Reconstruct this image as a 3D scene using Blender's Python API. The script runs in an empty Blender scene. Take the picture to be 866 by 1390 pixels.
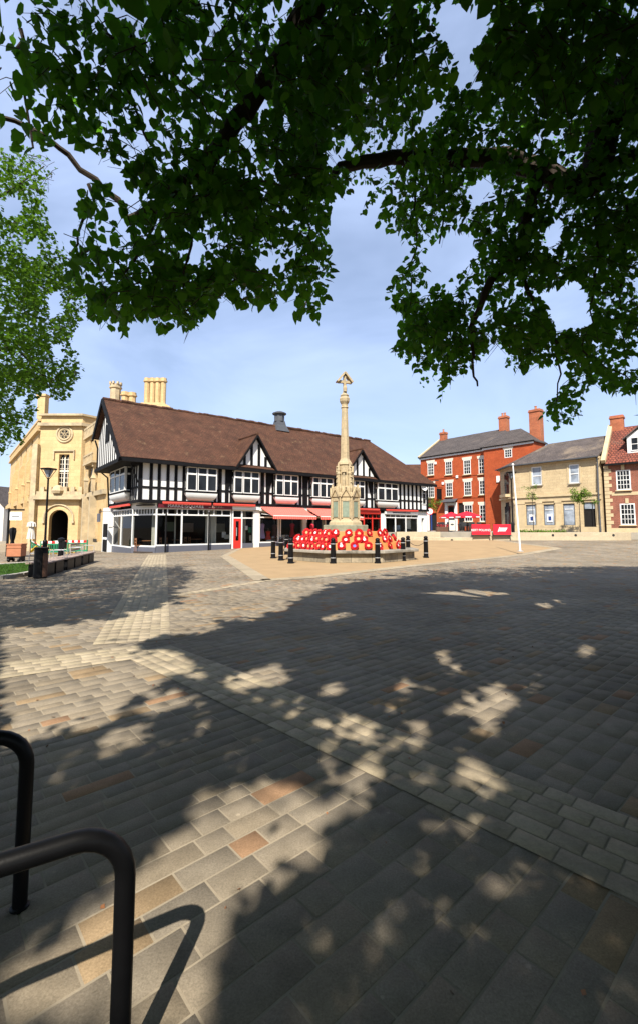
import bpy, math, random
import numpy as np
from mathutils import Vector, Matrix
R = random.Random(7)
NR = np.random.default_rng(11)
sc = bpy.context.scene
COL = sc.collection

# ------------------------------------------------------------------ camera model (17 mm lens, portrait, tilted up a little)
FPX, CX, CY, CAMH = 613.0, 433.0, 664.0, 1.5
TILT = math.atan(52 / 613)
cT, sT = math.cos(TILT), math.sin(TILT)
def ray(px, py):
    u, v = (px - CX) / FPX, (CY - py) / FPX
    return (u, cT - v * sT, sT + v * cT)
def at(px, py, Y):
    r = ray(px, py); k = Y / r[1]
    return Vector((r[0] * k, Y, CAMH + r[2] * k))
def gnd(px, py, z=0.0):
    r = ray(px, py); k = (z - CAMH) / r[2]
    return Vector((r[0] * k, r[1] * k, z))
def proj(X, Y, Z):
    zc = Y * cT + (Z - CAMH) * sT
    yc = -Y * sT + (Z - CAMH) * cT
    zs = np.where(np.abs(zc) < 1e-4, 1e-4, zc)
    return CX + FPX * X / zs, CY - FPX * yc / zs, zc
def sstep(t):
    t = np.clip(t, 0, 1); return t * t * (3 - 2 * t)
def gz(X, Y):
    g = np.clip(0.035 * (X + 6), -0.85, 0.46)
    return sstep((Y - 20) / 14) * g
def gzf(x, y): return float(gz(np.float64(x), np.float64(y)))
KX, KY = 0.13, 0.92                      # shadow offset on the ground per metre of height

# ------------------------------------------------------------------ mesh builder
class MB:
    def __init__(s): s.v, s.f, s.m = [], [], []
    def add(s, vs, fs, mi=0):
        b = len(s.v); s.v += [tuple(p) for p in vs]
        for f in fs: s.f.append(tuple(b + i for i in f)); s.m.append(mi)
        return s
    def box(s, x0, x1, y0, y1, z0, z1, mi=0):
        vs = [(x, y, z) for z in (z0, z1) for y in (y0, y1) for x in (x0, x1)]
        return s.add(vs, [(0, 2, 3, 1), (4, 5, 7, 6), (0, 1, 5, 4), (2, 6, 7, 3), (0, 4, 6, 2), (1, 3, 7, 5)], mi)
    def extr(s, poly, vec, mi=0):
        n = len(poly); p = [Vector(q) for q in poly]; q = [a + Vector(vec) for a in p]
        fs = [tuple(range(n))[::-1], tuple(range(n, 2 * n))]
        fs += [(i, (i + 1) % n, n + (i + 1) % n, n + i) for i in range(n)]
        return s.add(p + q, fs, mi)
    def prism(s, poly, z0, z1, mi=0):
        return s.extr([(x, y, z0) for x, y in poly], (0, 0, z1 - z0), mi)
    def bar(s, a, b, w, h, up=(0, 0, 1), mi=0):
        a, b = Vector(a), Vector(b); d = (b - a).normalized(); up = Vector(up)
        x = d.cross(up)
        if x.length < 1e-4: x = d.cross(Vector((1, 0, 0)))
        x.normalize(); y = x.cross(d).normalized(); x *= w / 2; y *= h / 2
        return s.extr([a - x - y, a + x - y, a + x + y, a - x + y], b - a, mi)
    def tube(s, pts, rad, n=8, mi=0, caps=True):
        pts = [Vector(p) for p in pts]
        if not hasattr(rad, '__len__'): rad = [rad] * len(pts)
        rings = []; px = None
        for i, p in enumerate(pts):
            d = (pts[min(i + 1, len(pts) - 1)] - pts[max(i - 1, 0)]).normalized()
            if px is None:
                px = d.orthogonal().normalized()
            px = (px - d * px.dot(d)).normalized(); py = d.cross(px)
            rings.append([p + (px * math.cos(2 * math.pi * k / n) + py * math.sin(2 * math.pi * k / n)) * rad[i] for k in range(n)])
        vs = [q for r in rings for q in r]; fs = []
        for i in range(len(rings) - 1):
            for k in range(n):
                fs.append((i * n + k, i * n + (k + 1) % n, (i + 1) * n + (k + 1) % n, (i + 1) * n + k))
        if caps:
            fs.append(tuple(range(n))[::-1]); fs.append(tuple((len(rings) - 1) * n + k for k in range(n)))
        return s.add(vs, fs, mi)
    def lathe(s, prof, n=16, c=(0, 0, 0), ph=0.0, mi=0):
        vs = []
        for r, z in prof:
            for k in range(n):
                a = ph + 2 * math.pi * k / n
                vs.append((c[0] + r * math.cos(a), c[1] + r * math.sin(a), c[2] + z))
        fs = []
        for i in range(len(prof) - 1):
            for k in range(n):
                fs.append((i * n + k, i * n + (k + 1) % n, (i + 1) * n + (k + 1) % n, (i + 1) * n + k))
        fs.append(tuple(range(n))[::-1]); fs.append(tuple((len(prof) - 1) * n + k for k in range(n)))
        return s.add(vs, fs, mi)
    def build(s, name, mats, parent=None, smooth=False, bevel=0, loc=None, rz=None):
        me = bpy.data.meshes.new(name); me.from_pydata(s.v, [], s.f)
        if not isinstance(mats, (list, tuple)): mats = [mats]
        for m in mats: me.materials.append(m)
        me.polygons.foreach_set('material_index', s.m)
        if smooth:
            me.polygons.foreach_set('use_smooth', [True] * len(s.f))
            me.set_sharp_from_angle(angle=math.radians(35))
        me.update()
        o = bpy.data.objects.new(name, me); COL.objects.link(o)
        if parent: o.parent = parent
        if loc is not None: o.location = loc
        if rz is not None: o.rotation_euler.z = rz
        if bevel:
            b = o.modifiers.new('bevel', 'BEVEL'); b.width = bevel; b.segments = 2; b.limit_method = 'ANGLE'
        return o
def tag(o, label=None, cat=None, group=None, kind=None):
    if label: o['label'] = label
    if cat: o['category'] = cat
    if group: o['group'] = group
    if kind: o['kind'] = kind
    return o
def thing(name, label, cat, loc=(0, 0, 0), rz=0.0, group=None):
    o = bpy.data.objects.new(name, None); COL.objects.link(o)
    o.location = loc; o.rotation_euler = (0, 0, rz)
    o.empty_display_size = 0.2
    return tag(o, label, cat, group)
def kids(o): return [c for c in bpy.data.objects if c.parent == o]
def copy_tree(o, parent=None):
    c = o.copy(); COL.objects.link(c); c.parent = parent
    for ch in kids(o): copy_tree(ch, c)
    return c
def text(name, body, size, m, parent, loc, rot, ext=0.01, spacing=1.0):
    cu = bpy.data.curves.new(name, 'FONT'); cu.body = body; cu.size = size; cu.extrude = ext
    cu.align_x = 'CENTER'; cu.align_y = 'CENTER'; cu.space_character = spacing
    cu.materials.append(m)
    o = bpy.data.objects.new(name, cu); COL.objects.link(o)
    bpy.context.view_layer.update()
    me = bpy.data.meshes.new_from_object(o.evaluated_get(bpy.context.evaluated_depsgraph_get()))
    bpy.data.objects.remove(o); me.materials.clear(); me.materials.append(m)
    o = bpy.data.objects.new(name, me); COL.objects.link(o); o.parent = parent
    o.location = loc; o.rotation_euler = rot
    return o

# ------------------------------------------------------------------ materials
def newmat(name):
    m = bpy.data.materials.new(name); m.use_nodes = True
    nt = m.node_tree; return m, nt, nt.nodes['Principled BSDF']
def N(nt, t, **kw):
    n = nt.nodes.new(t)
    for k, v in kw.items():
        if k in n.inputs: n.inputs[k].default_value = v
        else: setattr(n, k, v)
    return n
def c4(c): return (c[0], c[1], c[2], 1)
def mul(c, k): return tuple(min(1, x * k) for x in c)
def noise(nt, scale, detail=4, vec=None, rough=.6):
    n = N(nt, 'ShaderNodeTexNoise'); n.inputs['Scale'].default_value = scale
    n.inputs['Detail'].default_value = detail; n.inputs['Roughness'].default_value = rough
    if vec: nt.links.new(vec, n.inputs['Vector'])
    return n
def ramp(nt, fac, stops, interp='LINEAR'):
    r = N(nt, 'ShaderNodeValToRGB'); r.color_ramp.interpolation = interp
    e = r.color_ramp.elements
    e[0].position, e[0].color = stops[0][0], c4(stops[0][1])
    e[1].position, e[1].color = stops[-1][0], c4(stops[-1][1])
    for p, c in stops[1:-1]:
        x = e.new(p); x.color = c4(c)
    nt.links.new(fac, r.inputs['Fac']); return r
def mixc(nt, fac, a, b, mode='MIX'):
    n = N(nt, 'ShaderNodeMix', data_type='RGBA', blend_type=mode)
    for s, x in ((0, fac), (6, a), (7, b)):
        if isinstance(x, (int, float)): n.inputs[s].default_value = x
        elif isinstance(x, tuple): n.inputs[s].default_value = c4(x)
        else: nt.links.new(x, n.inputs[s])
    return n.outputs[2]
def bump(nt, bs, h, strength=.3, dist=.02):
    b = N(nt, 'ShaderNodeBump'); b.inputs['Strength'].default_value = strength; b.inputs['Distance'].default_value = dist
    nt.links.new(h, b.inputs['Height']); nt.links.new(b.outputs[0], bs.inputs['Normal'])
KA = .84
def plain(name, col, rough=.7, var=.12, scale=4, bmp=.15, bscale=40, metal=0, spec=.3, dirt=None):
    col = mul(col, KA)
    if dirt: dirt = mul(dirt, KA)
    m, nt, bs = newmat(name)
    tc = N(nt, 'ShaderNodeTexCoord').outputs['Object']
    n = noise(nt, scale, 6, tc)
    r = ramp(nt, n.outputs['Fac'], [(.3, mul(col, 1 - var)), (.7, mul(col, 1 + var))])
    out = r.outputs[0]
    if dirt:
        n2 = noise(nt, scale * .35, 8, tc, .7)
        f = ramp(nt, n2.outputs['Fac'], [(.48, (0, 0, 0)), (.7, (1, 1, 1))])
        out = mixc(nt, f.outputs[0], out, dirt)
    nt.links.new(out, bs.inputs['Base Color'])
    bs.inputs['Roughness'].default_value = rough; bs.inputs['Metallic'].default_value = metal
    bs.inputs['Specular IOR Level'].default_value = spec
    if bmp:
        n3 = noise(nt, bscale, 4, tc); bump(nt, bs, n3.outputs['Fac'], bmp, .01)
    return m
def wall_uv(nt, vs=1.0):
    g = N(nt, 'ShaderNodeNewGeometry')
    cr = N(nt, 'ShaderNodeVectorMath', operation='CROSS_PRODUCT'); cr.inputs[0].default_value = (0, 0, 1)
    nt.links.new(g.outputs['True Normal'], cr.inputs[1])
    no = N(nt, 'ShaderNodeVectorMath', operation='NORMALIZE'); nt.links.new(cr.outputs[0], no.inputs[0])
    dt = N(nt, 'ShaderNodeVectorMath', operation='DOT_PRODUCT')
    nt.links.new(no.outputs[0], dt.inputs[0]); nt.links.new(g.outputs['Position'], dt.inputs[1])
    sp = N(nt, 'ShaderNodeSeparateXYZ'); nt.links.new(g.outputs['Position'], sp.inputs[0])
    mz = N(nt, 'ShaderNodeMath', operation='MULTIPLY'); mz.inputs[1].default_value = vs; nt.links.new(sp.outputs['Z'], mz.inputs[0])
    cb = N(nt, 'ShaderNodeCombineXYZ'); nt.links.new(dt.outputs['Value'], cb.inputs['X']); nt.links.new(mz.outputs[0], cb.inputs['Y'])
    return cb.outputs[0], g.outputs['Position']
def bricks(name, c1, c2, mortar, bw, rh, ms=.012, vs=1.0, rough=.85, stain=None, stain_lo=.5, bmp=.5, big=.25, sscale=.35):
    c1, c2, mortar = mul(c1, KA), mul(c2, KA), mul(mortar, KA)
    if stain: stain = mul(stain, KA)
    m, nt, bs = newmat(name)
    uv, pos = wall_uv(nt, vs)
    b = N(nt, 'ShaderNodeTexBrick'); nt.links.new(uv, b.inputs['Vector'])
    b.inputs['Color1'].default_value = c4(c1); b.inputs['Color2'].default_value = c4(c2); b.inputs['Mortar'].default_value = c4(mortar)
    b.inputs['Scale'].default_value = 1; b.inputs['Mortar Size'].default_value = ms; b.inputs['Mortar Smooth'].default_value = .2
    b.inputs['Brick Width'].default_value = bw; b.inputs['Row Height'].default_value = rh
    n = noise(nt, 1.3, 6, pos); f = ramp(nt, n.outputs['Fac'], [(.3, (1 - big,) * 3), (.72, (1 + big * .35,) * 3)])
    out = mixc(nt, 1.0, b.outputs['Color'], f.outputs[0], 'MULTIPLY')
    n1 = noise(nt, 14, 4, pos); f1 = ramp(nt, n1.outputs['Fac'], [(.3, (.8,) * 3), (.7, (1.12,) * 3)])
    out = mixc(nt, 1.0, out, f1.outputs[0], 'MULTIPLY')
    if stain:
        n2 = noise(nt, sscale, 9, pos, .72); g = ramp(nt, n2.outputs['Fac'], [(stain_lo, (0, 0, 0)), (stain_lo + .16, (1, 1, 1))])
        out = mixc(nt, g.outputs[0], out, stain)
    nt.links.new(out, bs.inputs['Base Color']); bs.inputs['Roughness'].default_value = rough
    bs.inputs['Specular IOR Level'].default_value = .25
    iv = N(nt, 'ShaderNodeMath', operation='SUBTRACT'); iv.inputs[0].default_value = 1; nt.links.new(b.outputs['Fac'], iv.inputs[1])
    ad = N(nt, 'ShaderNodeMath', operation='ADD'); nt.links.new(iv.outputs[0], ad.inputs[0]); nt.links.new(n1.outputs['Fac'], ad.inputs[1])
    bump(nt, bs, ad.outputs[0], bmp, .02)
    return m
def glass_dark(name, col=(.012, .014, .017), rough=.04):
    m, nt, bs = newmat(name)
    g = N(nt, 'ShaderNodeNewGeometry'); n = noise(nt, .9, 3, g.outputs['Position'])
    r = ramp(nt, n.outputs['Fac'], [(.35, mul(col, .6)), (.75, mul(col, 2.0))]); nt.links.new(r.outputs[0], bs.inputs['Base Color'])
    bs.inputs['Roughness'].default_value = rough; bs.inputs['Specular IOR Level'].default_value = .12
    n2 = noise(nt, 2.2, 2, g.outputs['Position']); bump(nt, bs, n2.outputs['Fac'], .06, .05)
    return m
def glass_clear(name):
    m, nt, bs = newmat(name); nt.nodes.remove(bs)
    t = N(nt, 'ShaderNodeBsdfTransparent'); t.inputs[0].default_value = (.82, .86, .85, 1)
    gl = N(nt, 'ShaderNodeBsdfGlossy'); gl.inputs['Roughness'].default_value = .02
    fr = N(nt, 'ShaderNodeFresnel'); fr.inputs[0].default_value = 1.22
    mx = N(nt, 'ShaderNodeMixShader'); nt.links.new(fr.outputs[0], mx.inputs[0]); nt.links.new(t.outputs[0], mx.inputs[1]); nt.links.new(gl.outputs[0], mx.inputs[2])
    nt.links.new(mx.outputs[0], nt.nodes['Material Output'].inputs[0]); return m
def island_mat(name, stops, rough=.8, spec=.3, interp='CONSTANT', fine=60, var=.2, bmp=.3, bdist=.004, gum=False):
    stops = [(a, mul(b, KA)) for a, b in stops]
    m, nt, bs = newmat(name)
    g = N(nt, 'ShaderNodeNewGeometry')
    r = ramp(nt, g.outputs['Random Per Island'], stops, interp)
    n = noise(nt, fine, 5, g.outputs['Position'], .75); f = ramp(nt, n.outputs['Fac'], [(.3, (1 - var,) * 3), (.7, (1 + var,) * 3)])
    out = mixc(nt, 1.0, r.outputs[0], f.outputs[0], 'MULTIPLY')
    n2 = noise(nt, .8, 5, g.outputs['Position']); f2 = ramp(nt, n2.outputs['Fac'], [(.3, (.8,) * 3), (.7, (1.1,) * 3)])
    out = mixc(nt, 1.0, out, f2.outputs[0], 'MULTIPLY')
    n4 = noise(nt, 7, 6, g.outputs['Position'], .7); f4 = ramp(nt, n4.outputs['Fac'], [(.3, (.82,) * 3), (.68, (1.1,) * 3)])
    out = mixc(nt, 1.0, out, f4.outputs[0], 'MULTIPLY')
    if gum:                                               # trodden gum, drips and grime
        for sc_, th_, col_ in ((2.3, .10, .72), (3.7, .05, 1.35), (1.1, .09, .66)):
            vo = N(nt, 'ShaderNodeTexVoronoi'); vo.inputs['Scale'].default_value = sc_; nt.links.new(g.outputs['Position'], vo.inputs['Vector'])
            fv = ramp(nt, vo.outputs['Distance'], [(th_ * .5, (col_,) * 3), (th_, (1, 1, 1))]); out = mixc(nt, 1.0, out, fv.outputs[0], 'MULTIPLY')
        n5 = noise(nt, .33, 8, g.outputs['Position'], .72); f5 = ramp(nt, n5.outputs['Fac'], [(.36, (.74, .73, .71)), (.56, (1.04,) * 3)]); out = mixc(nt, 1.0, out, f5.outputs[0], 'MULTIPLY')
    nt.links.new(out, bs.inputs['Base Color']); bs.inputs['Roughness'].default_value = rough
    bs.inputs['Specular IOR Level'].default_value = spec
    if bmp: bump(nt, bs, n.outputs['Fac'], bmp, bdist)
    return m
def leaf_mat(name, lo, hi, trans, tmix=.35):
    m, nt, bs = newmat(name)
    g = N(nt, 'ShaderNodeNewGeometry')
    r = ramp(nt, g.outputs['Random Per Island'], [(0, lo), (1, hi)])
    nt.links.new(r.outputs[0], bs.inputs['Base Color']); bs.inputs['Roughness'].default_value = .5
    bs.inputs['Specular IOR Level'].default_value = .10
    t = N(nt, 'ShaderNodeBsdfTranslucent'); t.inputs[0].default_value = c4(trans)
    mx = N(nt, 'ShaderNodeMixShader'); mx.inputs[0].default_value = tmix
    nt.links.new(bs.outputs[0], mx.inputs[1]); nt.links.new(t.outputs[0], mx.inputs[2])
    nt.links.new(mx.outputs[0], nt.nodes['Material Output'].inputs[0]); return m

MAT = {}
MAT['paver'] = island_mat('paver_stone', [(0, (.248, .208, .155)), (.2, (.236, .20, .152)), (.42, (.258, .212, .152)), (.62, (.225, .192, .148)), (.72, (.260, .218, .163)), (.89, (.285, .205, .122)), (.93, (.242, .202, .151)), (.975, (.29, .178, .105))], var=.3, fine=120, spec=.06, gum=True)
MAT['sett'] = island_mat('cream_sett', [(0, (.36, .30, .205)), (.4, (.325, .27, .19)), (.7, (.385, .32, .225))], var=.15, spec=.06)
MAT['sand'] = plain('joint_sand', (.285, .24, .175), .95, .15, 3, .2, 80, spec=.05)
MAT['resin'] = plain('tan_resin_gravel', (.325, .222, .115), .95, .1, 1.2, .3, 90)
MAT['kerb'] = plain('kerb_stone', (.38, .35, .30), .9, .12, 3)
MAT['grass'] = plain('lawn_soil', (.035, .07, .015), .95, .3, 6)
MAT['plaster'] = plain('white_render', (.72, .72, .70), .85, .04, 2, .1, 30)
MAT['timber'] = plain('black_timber', (.008, .008, .009), .7, .3, 6, .2, 20, spec=.1)
MAT['white'] = plain('white_paint', (.74, .74, .72), .5, .04, 3, 0)
MAT['cream'] = plain('cream_paint', (.68, .62, .50), .6, .05, 3, 0)
MAT['grey_riser'] = plain('grey_blue_paint', (.10, .105, .13), .6, .06, 3, 0)
MAT['maroon'] = plain('maroon_fascia', (.12, .012, .02), .4, .1, 3, 0)
MAT['red'] = plain('red_paint', (.55, .03, .02), .45, .06, 3, 0)
MAT['blind'] = plain('red_blind', (.62, .07, .05), .7, .08, 5, .1)
MAT['black'] = plain('black_paint', (.006, .006, .007), .45, .2, 4, 0, spec=.16)
MAT['tube_black'] = plain('black_tube_coating', (.004, .004, .0045), .4, .2, 9, .05, 160, spec=.16)
MAT['iron'] = plain('dark_metal', (.03, .03, .032), .5, .2, 5, .1, metal=.3)
MAT['silver'] = plain('silver_band', (.6, .6, .6), .35, .05, 4, 0, metal=.6)
MAT['lead'] = plain('lead_grey', (.07, .075, .085), .6, .15, 3)
MAT['glass'] = glass_dark('window_glass')
MAT['shopglass'] = glass_clear('shop_glass')
MAT['paleglass'] = glass_dark('blind_glass', (.20, .23, .27), .12)
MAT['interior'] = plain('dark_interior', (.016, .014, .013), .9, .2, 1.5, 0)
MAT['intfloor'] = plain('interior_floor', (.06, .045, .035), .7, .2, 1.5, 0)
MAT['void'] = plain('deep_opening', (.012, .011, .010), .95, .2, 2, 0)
MAT['hall'] = bricks('yellow_ashlar', (.63, .455, .235), (.565, .40, .20), (.46, .325, .165), .75, .36, .008, stain=(.40, .29, .16), stain_lo=.64, bmp=.2, big=.16)
MAT['hall_trim'] = plain('weathered_limestone', (.48, .385, .24), .9, .15, 2, .3, 20, dirt=(.25, .21, .15))
MAT['bank'] = bricks('cream_ashlar', (.57, .45, .27), (.52, .405, .24), (.36, .27, .17), .6, .26, .008, stain=(.33, .26, .17), stain_lo=.66, bmp=.2, big=.14)
MAT['bank_trim'] = plain('cream_limestone', (.50, .395, .24), .9, .12, 2, .2, 20)
MAT['redbrick'] = bricks('orange_red_brick', (.47, .085, .022), (.39, .062, .017), (.36, .115, .05), .225, .075, .01, big=.2, bmp=.3)
MAT['oldbrick'] = bricks('dark_red_brick', (.30, .085, .05), (.22, .06, .04), (.30, .2, .14), .225, .075, .01, big=.3, bmp=.3)
MAT['chimbrick'] = bricks('chimney_brick', (.48, .14, .06), (.38, .10, .045), (.35, .2, .12), .225, .075, .01, big=.3, bmp=.4)
MAT['browntile'] = bricks('brown_clay_tile', (.128, .054, .028), (.098, .041, .022), (.04, .02, .013), .19, .13, .014, vs=1.5, stain=(.165, .105, .055), stain_lo=.57, bmp=.8, big=.45, sscale=2.2)
MAT['slate'] = bricks('grey_slate', (.105, .088, .082), (.085, .072, .068), (.03, .027, .026), .28, .2, .012, vs=1.7, stain=(.15, .12, .1), stain_lo=.58, bmp=.7, big=.3)
MAT['bankslate'] = bricks('mossy_slate', (.135, .108, .094), (.105, .086, .08), (.045, .04, .036), .3, .22, .014, vs=1.7, stain=(.22, .17, .12), stain_lo=.53, bmp=.8, big=.4)
MAT['pantile'] = bricks('red_pantile', (.29, .085, .05), (.20, .06, .04), (.05, .02, .015), .24, .3, .03, vs=1.5, stain=(.13, .075, .055), stain_lo=.55, bmp=1, big=.3)
MAT['memorial'] = bricks('memorial_limestone', (.48, .375, .225), (.42, .335, .205), (.32, .255, .16), .5, .4, .006, stain=(.29, .25, .17), stain_lo=.53, bmp=.25, big=.2, sscale=1.3)
MAT['mossy'] = plain('mossy_stone', (.24, .25, .18), .95, .25, 3, .3, 30, dirt=(.14, .16, .11))
MAT['slab'] = plain('grey_stone_slab', (.30, .27, .22), .9, .2, 3, .3, 30, dirt=(.10, .09, .07))
MAT['basestone'] = bricks('memorial_base_stone', (.36, .30, .21), (.29, .25, .18), (.14, .12, .09), .9, .5, .014, stain=(.13, .115, .09), stain_lo=.5, bmp=.4, big=.4, sscale=1.5)
MAT['bronze'] = plain('green_bronze_panel', (.20, .25, .19), .6, .15, 8)
MAT['orangewood'] = plain('orange_timber', (.55, .21, .06), .75, .15, 3, .2, 20)
MAT['poppy'] = island_mat('poppy_red', [(0, (.58, .012, .018)), (.4, (.48, .008, .012)), (.7, (.66, .03, .03))], rough=.7, var=.1, bmp=0)
MAT['wcentre'] = plain('white_card', (.78, .76, .74), .7, .03, 5, 0)
MAT['ocentre'] = plain('orange_card', (.70, .34, .16), .7, .05, 5, 0)
MAT['bcentre'] = plain('blue_card', (.12, .16, .50), .7, .05, 5, 0)
MAT['bark'] = plain('bark', (.045, .035, .026), .95, .3, 6, .7, 25)
MAT['leaf'] = leaf_mat('lime_leaf', (.014, .048, .005), (.05, .135, .011), (.13, .36, .018), .42)
MAT['leaf_bright'] = leaf_mat('maple_leaf', (.035, .10, .008), (.085, .17, .014), (.11, .23, .012), .35)
MAT['leaf_small'] = leaf_mat('shrub_leaf', (.07, .15, .02), (.16, .24, .03), (.1, .18, .02), .3)
MAT['benchwood'] = plain('weathered_bench_slat', (.36, .27, .22), .8, .15, 8, .2, 30)
MAT['brownpanel'] = plain('brown_panel', (.10, .05, .03), .6, .2, 4, .1)
MAT['terracotta'] = plain('orange_brown_box', (.40, .16, .08), .7, .12, 4, .1)
MAT['canvas'] = plain('white_canvas', (.62, .58, .50), .9, .08, 3, .2)
MAT['darkcanvas'] = plain('black_canvas', (.015, .015, .018), .9, .2, 3, .2)
MAT['green'] = plain('green_plastic', (.02, .20, .10), .5, .1, 3, 0)
MAT['yellow'] = plain('yellow_plastic', (.65, .42, .03), .6, .1, 3, 0)
MAT['signwhite'] = plain('sign_white', (.80, .80, .78), .4, .02, 3, 0)
MAT['signred'] = plain('sign_red', (.55, .02, .02), .4, .02, 3, 0)
MAT['blue'] = plain('blue_paint', (.02, .05, .20), .5, .1, 3, 0)
MAT['banner'] = plain('red_banner', (.62, .012, .03), .7, .05, 2, .1)
MAT['wallstone'] = bricks('buff_seat_wall', (.48, .40, .27), (.44, .365, .25), (.36, .29, .2), 1.5, .8, .006, bmp=.1, big=.1)
MAT['terrace'] = plain('terrace_paving', (.29, .26, .21), .9, .12, 2, .2)
MAT['lilac'] = plain('lilac_cloth', (.40, .33, .62), .9, .1, 4, .1)
MAT['redcloth'] = plain('red_cloth', (.55, .03, .06), .9, .1, 4, .1)
MAT['darkcloth'] = plain('dark_cloth', (.10, .05, .06), .9, .1, 4, .1)
MAT['wood'] = plain('chair_wood', (.24, .10, .04), .6, .15, 6, .1)
MAT['stucco_far'] = plain('pale_render', (.62, .58, .52), .9, .06, 1, .05)
# striped awning cloth
def stripes():
    m, nt, bs = newmat('striped_awning'); tc = N(nt, 'ShaderNodeTexCoord')
    sp = N(nt, 'ShaderNodeSeparateXYZ'); nt.links.new(tc.outputs['Object'], sp.inputs[0])
    a = N(nt, 'ShaderNodeMath', operation='MULTIPLY'); a.inputs[1].default_value = 36; nt.links.new(sp.outputs['X'], a.inputs[0])
    b = N(nt, 'ShaderNodeMath', operation='SINE'); nt.links.new(a.outputs[0], b.inputs[0])
    r = ramp(nt, b.outputs[0], [(.3, (.62, .07, .055)), (.75, (.70, .20, .15))])
    nt.links.new(r.outputs[0], bs.inputs['Base Color']); bs.inputs['Roughness'].default_value = .9; return m
MAT['awning'] = stripes()
# ------------------------------------------------------------------ sky, sun, camera
SUN_EL = math.radians(47)
w = bpy.data.worlds.new('World'); sc.world = w; w.use_nodes = True
nt = w.node_tree; bg = nt.nodes['Background']
sky = N(nt, 'ShaderNodeTexSky', sky_type='NISHITA'); sky.sun_disc = False
sky.sun_elevation = SUN_EL; sky.sun_rotation = math.atan2(-KX, -KY)
sky.air_density = 1.0; sky.dust_density = 1.0; sky.ozone_density = 1.3
tc = N(nt, 'ShaderNodeTexCoord')
mp = N(nt, 'ShaderNodeMapping'); mp.inputs['Scale'].default_value = (1.0, 1.3, 2.6); mp.inputs['Rotation'].default_value = (.1, .25, .3)
nt.links.new(tc.outputs['Generated'], mp.inputs['Vector'])
n1 = noise(nt, 1.7, 5, mp.outputs[0], .55); n1.inputs['Distortion'].default_value = .5
cr = ramp(nt, n1.outputs['Fac'], [(.34, (.26,) * 3), (.78, (.70,) * 3)])
out = mixc(nt, cr.outputs[0], sky.outputs[0], (6.0, 7.4, 10.8))
nt.links.new(out, bg.inputs['Color']); bg.inputs['Strength'].default_value = 0.071
ld = bpy.data.lights.new('sun', 'SUN'); ld.energy = 5.0; ld.angle = math.radians(.53); ld.color = (1, .93, .82)
lo = bpy.data.objects.new('sun', ld); COL.objects.link(lo)
dirv = Vector((KX, KY, -1)).normalized()
lo.rotation_euler = dirv.to_track_quat('-Z', 'Y').to_euler()
lo.location = (-2, -20, 30)
cd = bpy.data.cameras.new('camera'); cam = bpy.data.objects.new('camera', cd); COL.objects.link(cam); sc.camera = cam
cd.sensor_fit = 'HORIZONTAL'; cd.sensor_width = 24; cd.lens = 24 * FPX / 866; cd.shift_y = -31 / 866
cd.clip_start = .05; cd.clip_end = 5000
cam.location = (0, 0, CAMH); cam.rotation_euler = (math.radians(90) + TILT, 0, 0)
sc.view_settings.view_transform = 'Standard'; sc.view_settings.look = 'None'; sc.view_settings.exposure = 1.07; sc.view_settings.gamma = 1
sc.cycles.max_bounces = 6; sc.cycles.transparent_max_bounces = 12; sc.cycles.use_denoising = True
sc.cycles.caustics_reflective = False; sc.cycles.caustics_refractive = False

# ------------------------------------------------------------------ raster masks (photo pixels / 2) used to lay out the foliage
GW, GH = 433, 695
_gx, _gy = np.meshgrid((np.arange(GW) + .5) * 2, (np.arange(GH) + .5) * 2)
def fillp(poly):
    ins = np.zeros(_gx.shape, bool); n = len(poly)
    for i in range(n):
        x0, y0 = poly[i]; x1, y1 = poly[(i + 1) % n]
        if y0 == y1: continue
        c = ((y0 > _gy) != (y1 > _gy)) & (_gx < (x1 - x0) * (_gy - y0) / (y1 - y0) + x0)
        ins ^= c
    return ins
def union(*ps):
    m = np.zeros(_gx.shape, bool)
    for p in ps: m |= fillp(p)
    return m
def look(mask, px, py, outside):
    ok = (px >= 0) & (px < 866) & (py >= 0) & (py < 1390)
    i = np.clip((px / 2).astype(int), 0, GW - 1); j = np.clip((py / 2).astype(int), 0, GH - 1)
    return np.where(ok, mask[j, i], outside)

# ------------------------------------------------------------------ ground
def axis(lo, hi, step, far):
    a = list(np.arange(lo, hi + .01, step)); d = step
    b = hi
    while b < far: d *= 1.6; b += d; a.append(b)
    b = lo; d = step
    while b > -far: d *= 1.6; b -= d; a.insert(0, b)
    return np.array(a)
xs = axis(-40, 40, 1.0, 900); ys = axis(-6, 60, 1.0, 1800)
GXX, GYY = np.meshgrid(xs, ys); GZZ = gz(GXX, GYY) - .0025
g = MB(); nx = len(xs)
g.v = list(zip(GXX.ravel(), GYY.ravel(), GZZ.ravel()))
g.f = [(j * nx + i, j * nx + i + 1, (j + 1) * nx + i + 1, (j + 1) * nx + i) for j in range(len(ys) - 1) for i in range(nx - 1)]
g.m = [0] * len(g.f)
tag(g.build('ground', MAT['sand'], smooth=True), kind='structure')

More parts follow.
